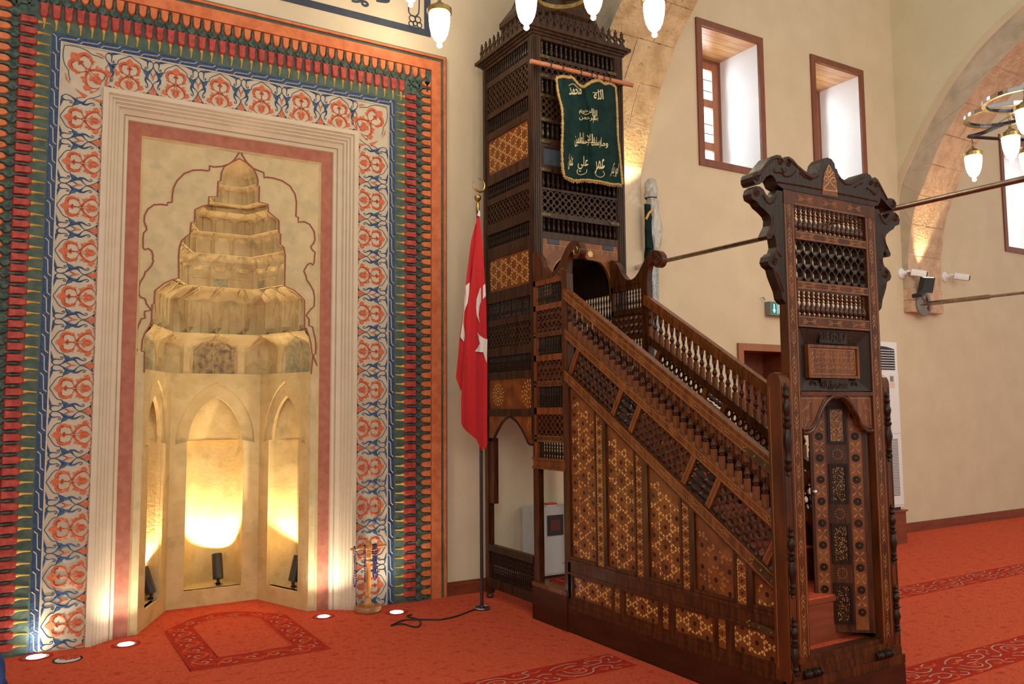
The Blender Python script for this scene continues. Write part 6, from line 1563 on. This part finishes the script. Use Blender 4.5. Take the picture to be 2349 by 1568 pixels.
b = MB().mat('chrome'); c_1 = atD(2298, 264, 7.0); c_2 = atD(2346, 228, 6.6); c_3 = atD(2292, 318, 7.4); c_4 = atD(2400, 250, 7.2)
for k, c in enumerate((c_1, c_2, c_4)):
    b = MB().mat('brass'); flatring(b, c-Vector((0, 0, .012)), .275, h=.006); b.mat('steeldark'); flatring(b, c+Vector((0, 0, .004)), .275, w=.026, h=.026); b.mat('chrome'); flatring(b, c+Vector((0, 0, .002)), .291, w=.003, h=.030); T('linked_ring', b, ch)
tp_ = CH2[0]+Vector((0, 0, .16)); b = MB().mat('steeldark'); e_ = atD(2300, 285, 7.1); e3 = atD(2352, 320, 7.5)
for L in ([tp_-Vector((.06, 0, 0)), tp_+(e_-tp_)*.4+Vector((0, 0, .0)), e_], [tp_-Vector((.06, 0, 0)), tp_+(e3-tp_)*.5, e3]):
    P = [Vector(p) for p in smooth2([tuple(l) for l in L], 6)]; b.tube(P, .016, 4)
b.mat('strap'); b.tube([tp_+Vector((.05, 0, .02)), c_1+Vector((.2, 0, .05)), c_2+Vector((.25, 0, .12))], .004, 4); b.tube([hb2, hb2+Vector((0, 0, 2.2))], .012, 8); T('arm', b, ch)

# ---- visitor in blue jeans sitting on the floor at the left edge
K = atD(22, 1535, 3.9); gx_, gy_ = K.x, K.y
per = thing('person', 'person in blue jeans sitting on the carpet, only a knee in view at far left', 'person', (gx_-.55, gy_-.05, 0))
def skin(name, verts, edges, radii, mk, parent, root=0, lev=2):
    me = bpy.data.meshes.new(name); P = ORG[parent.name]; me.from_pydata([tuple(Vector(v)-P) for v in verts], edges, []); o = bpy.data.objects.new(name, me); COL.objects.link(o); o.parent = parent; ORG[o.name] = P
    me.materials.append(Mt[mk]); md = o.modifiers.new('skin', 'SKIN'); md.use_smooth_shade = True
    for i, r in enumerate(radii): v = me.skin_vertices[0].data[i]; v.radius = (r, r) if not isinstance(r, tuple) else r; v.use_root = (i == root)
    s = o.modifiers.new('sub', 'SUBSURF'); s.levels = lev; s.render_levels = lev; return o
px_, py_, pz_ = gx_-.50, gy_-.02, .13
Mt['skin'] = mat('skin_tone', (.50, .27, .17), .6); Mt['shirt'] = mat('grey_shirt', (.16, .17, .19), .9); Mt['hair'] = mat('dark_hair', (.02, .014, .01), .8)
skin('jeans', [(px_, py_, pz_), (px_+.08, py_-.10, pz_), (gx_-.06, gy_-.16, .40), (gx_-.10, gy_-.30, .10), (px_+.08, py_+.10, pz_), (gx_-.075, gy_+.04, .235), (gx_-.05, gy_+.08, .11), (px_-.02, py_, pz_+.14)],
     [(0, 1), (1, 2), (2, 3), (0, 4), (4, 5), (5, 6), (0, 7)], [.13, .11, .075, .055, .11, .085, .10, .13], 'denim', per)
skin('body', [(px_-.05, py_, .35), (px_-.08, py_, .60), (px_-.06, py_, .72), (px_-.04, py_, .80), (px_-.02, py_, .90)], [(0, 1), (1, 2), (2, 3), (3, 4)], [.10, .09, .06, .09, .085], 'skin', per)
skin('shirt', [(px_-.02, py_, .26), (px_-.08, py_, .50), (px_-.09, py_, .64), (px_-.07, py_-.19, .62), (px_+.0, py_-.24, .38), (px_+.22, py_-.16, .42), (px_-.07, py_+.19, .62), (px_+.0, py_+.24, .38), (px_+.2, py_+.14, .34)], [(0, 1), (1, 2), (2, 3), (3, 4), (4, 5), (2, 6), (6, 7), (7, 8)], [.15, .15, .11, .06, .05, .04, .06, .05, .04], 'shirt', per)
skin('hair', [(px_-.05, py_, .90), (px_-.06, py_, .97)], [(0, 1)], [.095, .07], 'hair', per)
# ================================================================== light
def lamp(kind, name, loc, energy, col=(1, 1, 1), size=.05, rot=None, aim=None, **kw):
    l = bpy.data.lights.new(name, kind); l.energy = energy; l.color = col
    if kind == 'AREA': l.shape = 'RECTANGLE'; l.size = size[0]; l.size_y = size[1]
    elif kind != 'SUN': l.shadow_soft_size = size
    for k, v in kw.items(): setattr(l, k, v)
    o = bpy.data.objects.new(name, l); COL.objects.link(o); o.location = loc
    if aim is not None: o.rotation_euler = (Vector(aim)-Vector(loc)).to_track_quat('-Z', 'Y').to_euler()
    return o
wd = bpy.data.worlds.new('world'); SC.world = wd; wd.use_nodes = True
bg = wd.node_tree.nodes['Background']; bg.inputs[0].default_value = (1, .93, .82, 1); bg.inputs[1].default_value = .62
# added fill lights behind the camera, standing in for unseen hall windows
lamp('AREA', 'hall_fill_light', (-1.5, -3.5, 4.2), 190, (1, .97, .90), (3.5, 2.2), aim=(3, 5, 1.6))
lamp('AREA', 'hall_fill_light', (6.5, -3.0, 5.0), 150, (1, .90, .74), (4, 2.5), aim=(7, 6, 2))
for i, (x0, x1, z0, z1) in enumerate(WIN):
    lamp('AREA', 'window_daylight', ((x0+x1)/2, WY+1.0, (z0+z1)/2+.1), 260, (.82, .91, 1), (1.1, 1.7), aim=((x0+x1)/2, WY, (z0+z1)/2))
SC.view_settings.view_transform = 'Standard'; SC.view_settings.look = 'None'; SC.view_settings.gamma = 1; SC.view_settings.exposure = .08
SC.view_settings.use_curve_mapping = False
SC.cycles.use_denoising = True
SC.cycles.max_bounces = 8
SC.render.film_transparent = False
warm = (1, .80, .48)
for (p, ax), e in zip(SPOTS, (58, 56, 44)):
    lamp('SPOT', 'spotlight_beam', p, e, warm, .02, aim=p+ax, spot_size=math.radians(122), spot_blend=.45)
for p, e in zip(UP, (9, 26, 34, 16)):
    lamp('SPOT', 'floor_light_beam', (p.x, p.y, .012), e, (1, .90, .70), .03, aim=(p.x, p.y+.10, 1), spot_size=math.radians(120), spot_blend=.8)
lamp('SPOT', 'pier_light_beam', WSP+Vector((.03, .03, .14)), 60, (1, .76, .40), .03, aim=WSP+Vector((.10, .05, 1)), spot_size=math.radians(48), spot_blend=.7)
lamp('SPOT', 'pier_light_beam', (4.85, 5.80, 3.46), 30, (1, .76, .40), .03, aim=(4.86, 5.86, 4), spot_size=math.radians(80), spot_blend=.7)
for p in CH1: lamp('POINT', 'chandelier_glow', p-Vector((0, 0, .27)), 7, (1, .85, .6), .05)
for p in CH2: lamp('POINT', 'chandelier_glow', p-Vector((0, 0, .27)), 7, (1, .85, .6), .05)
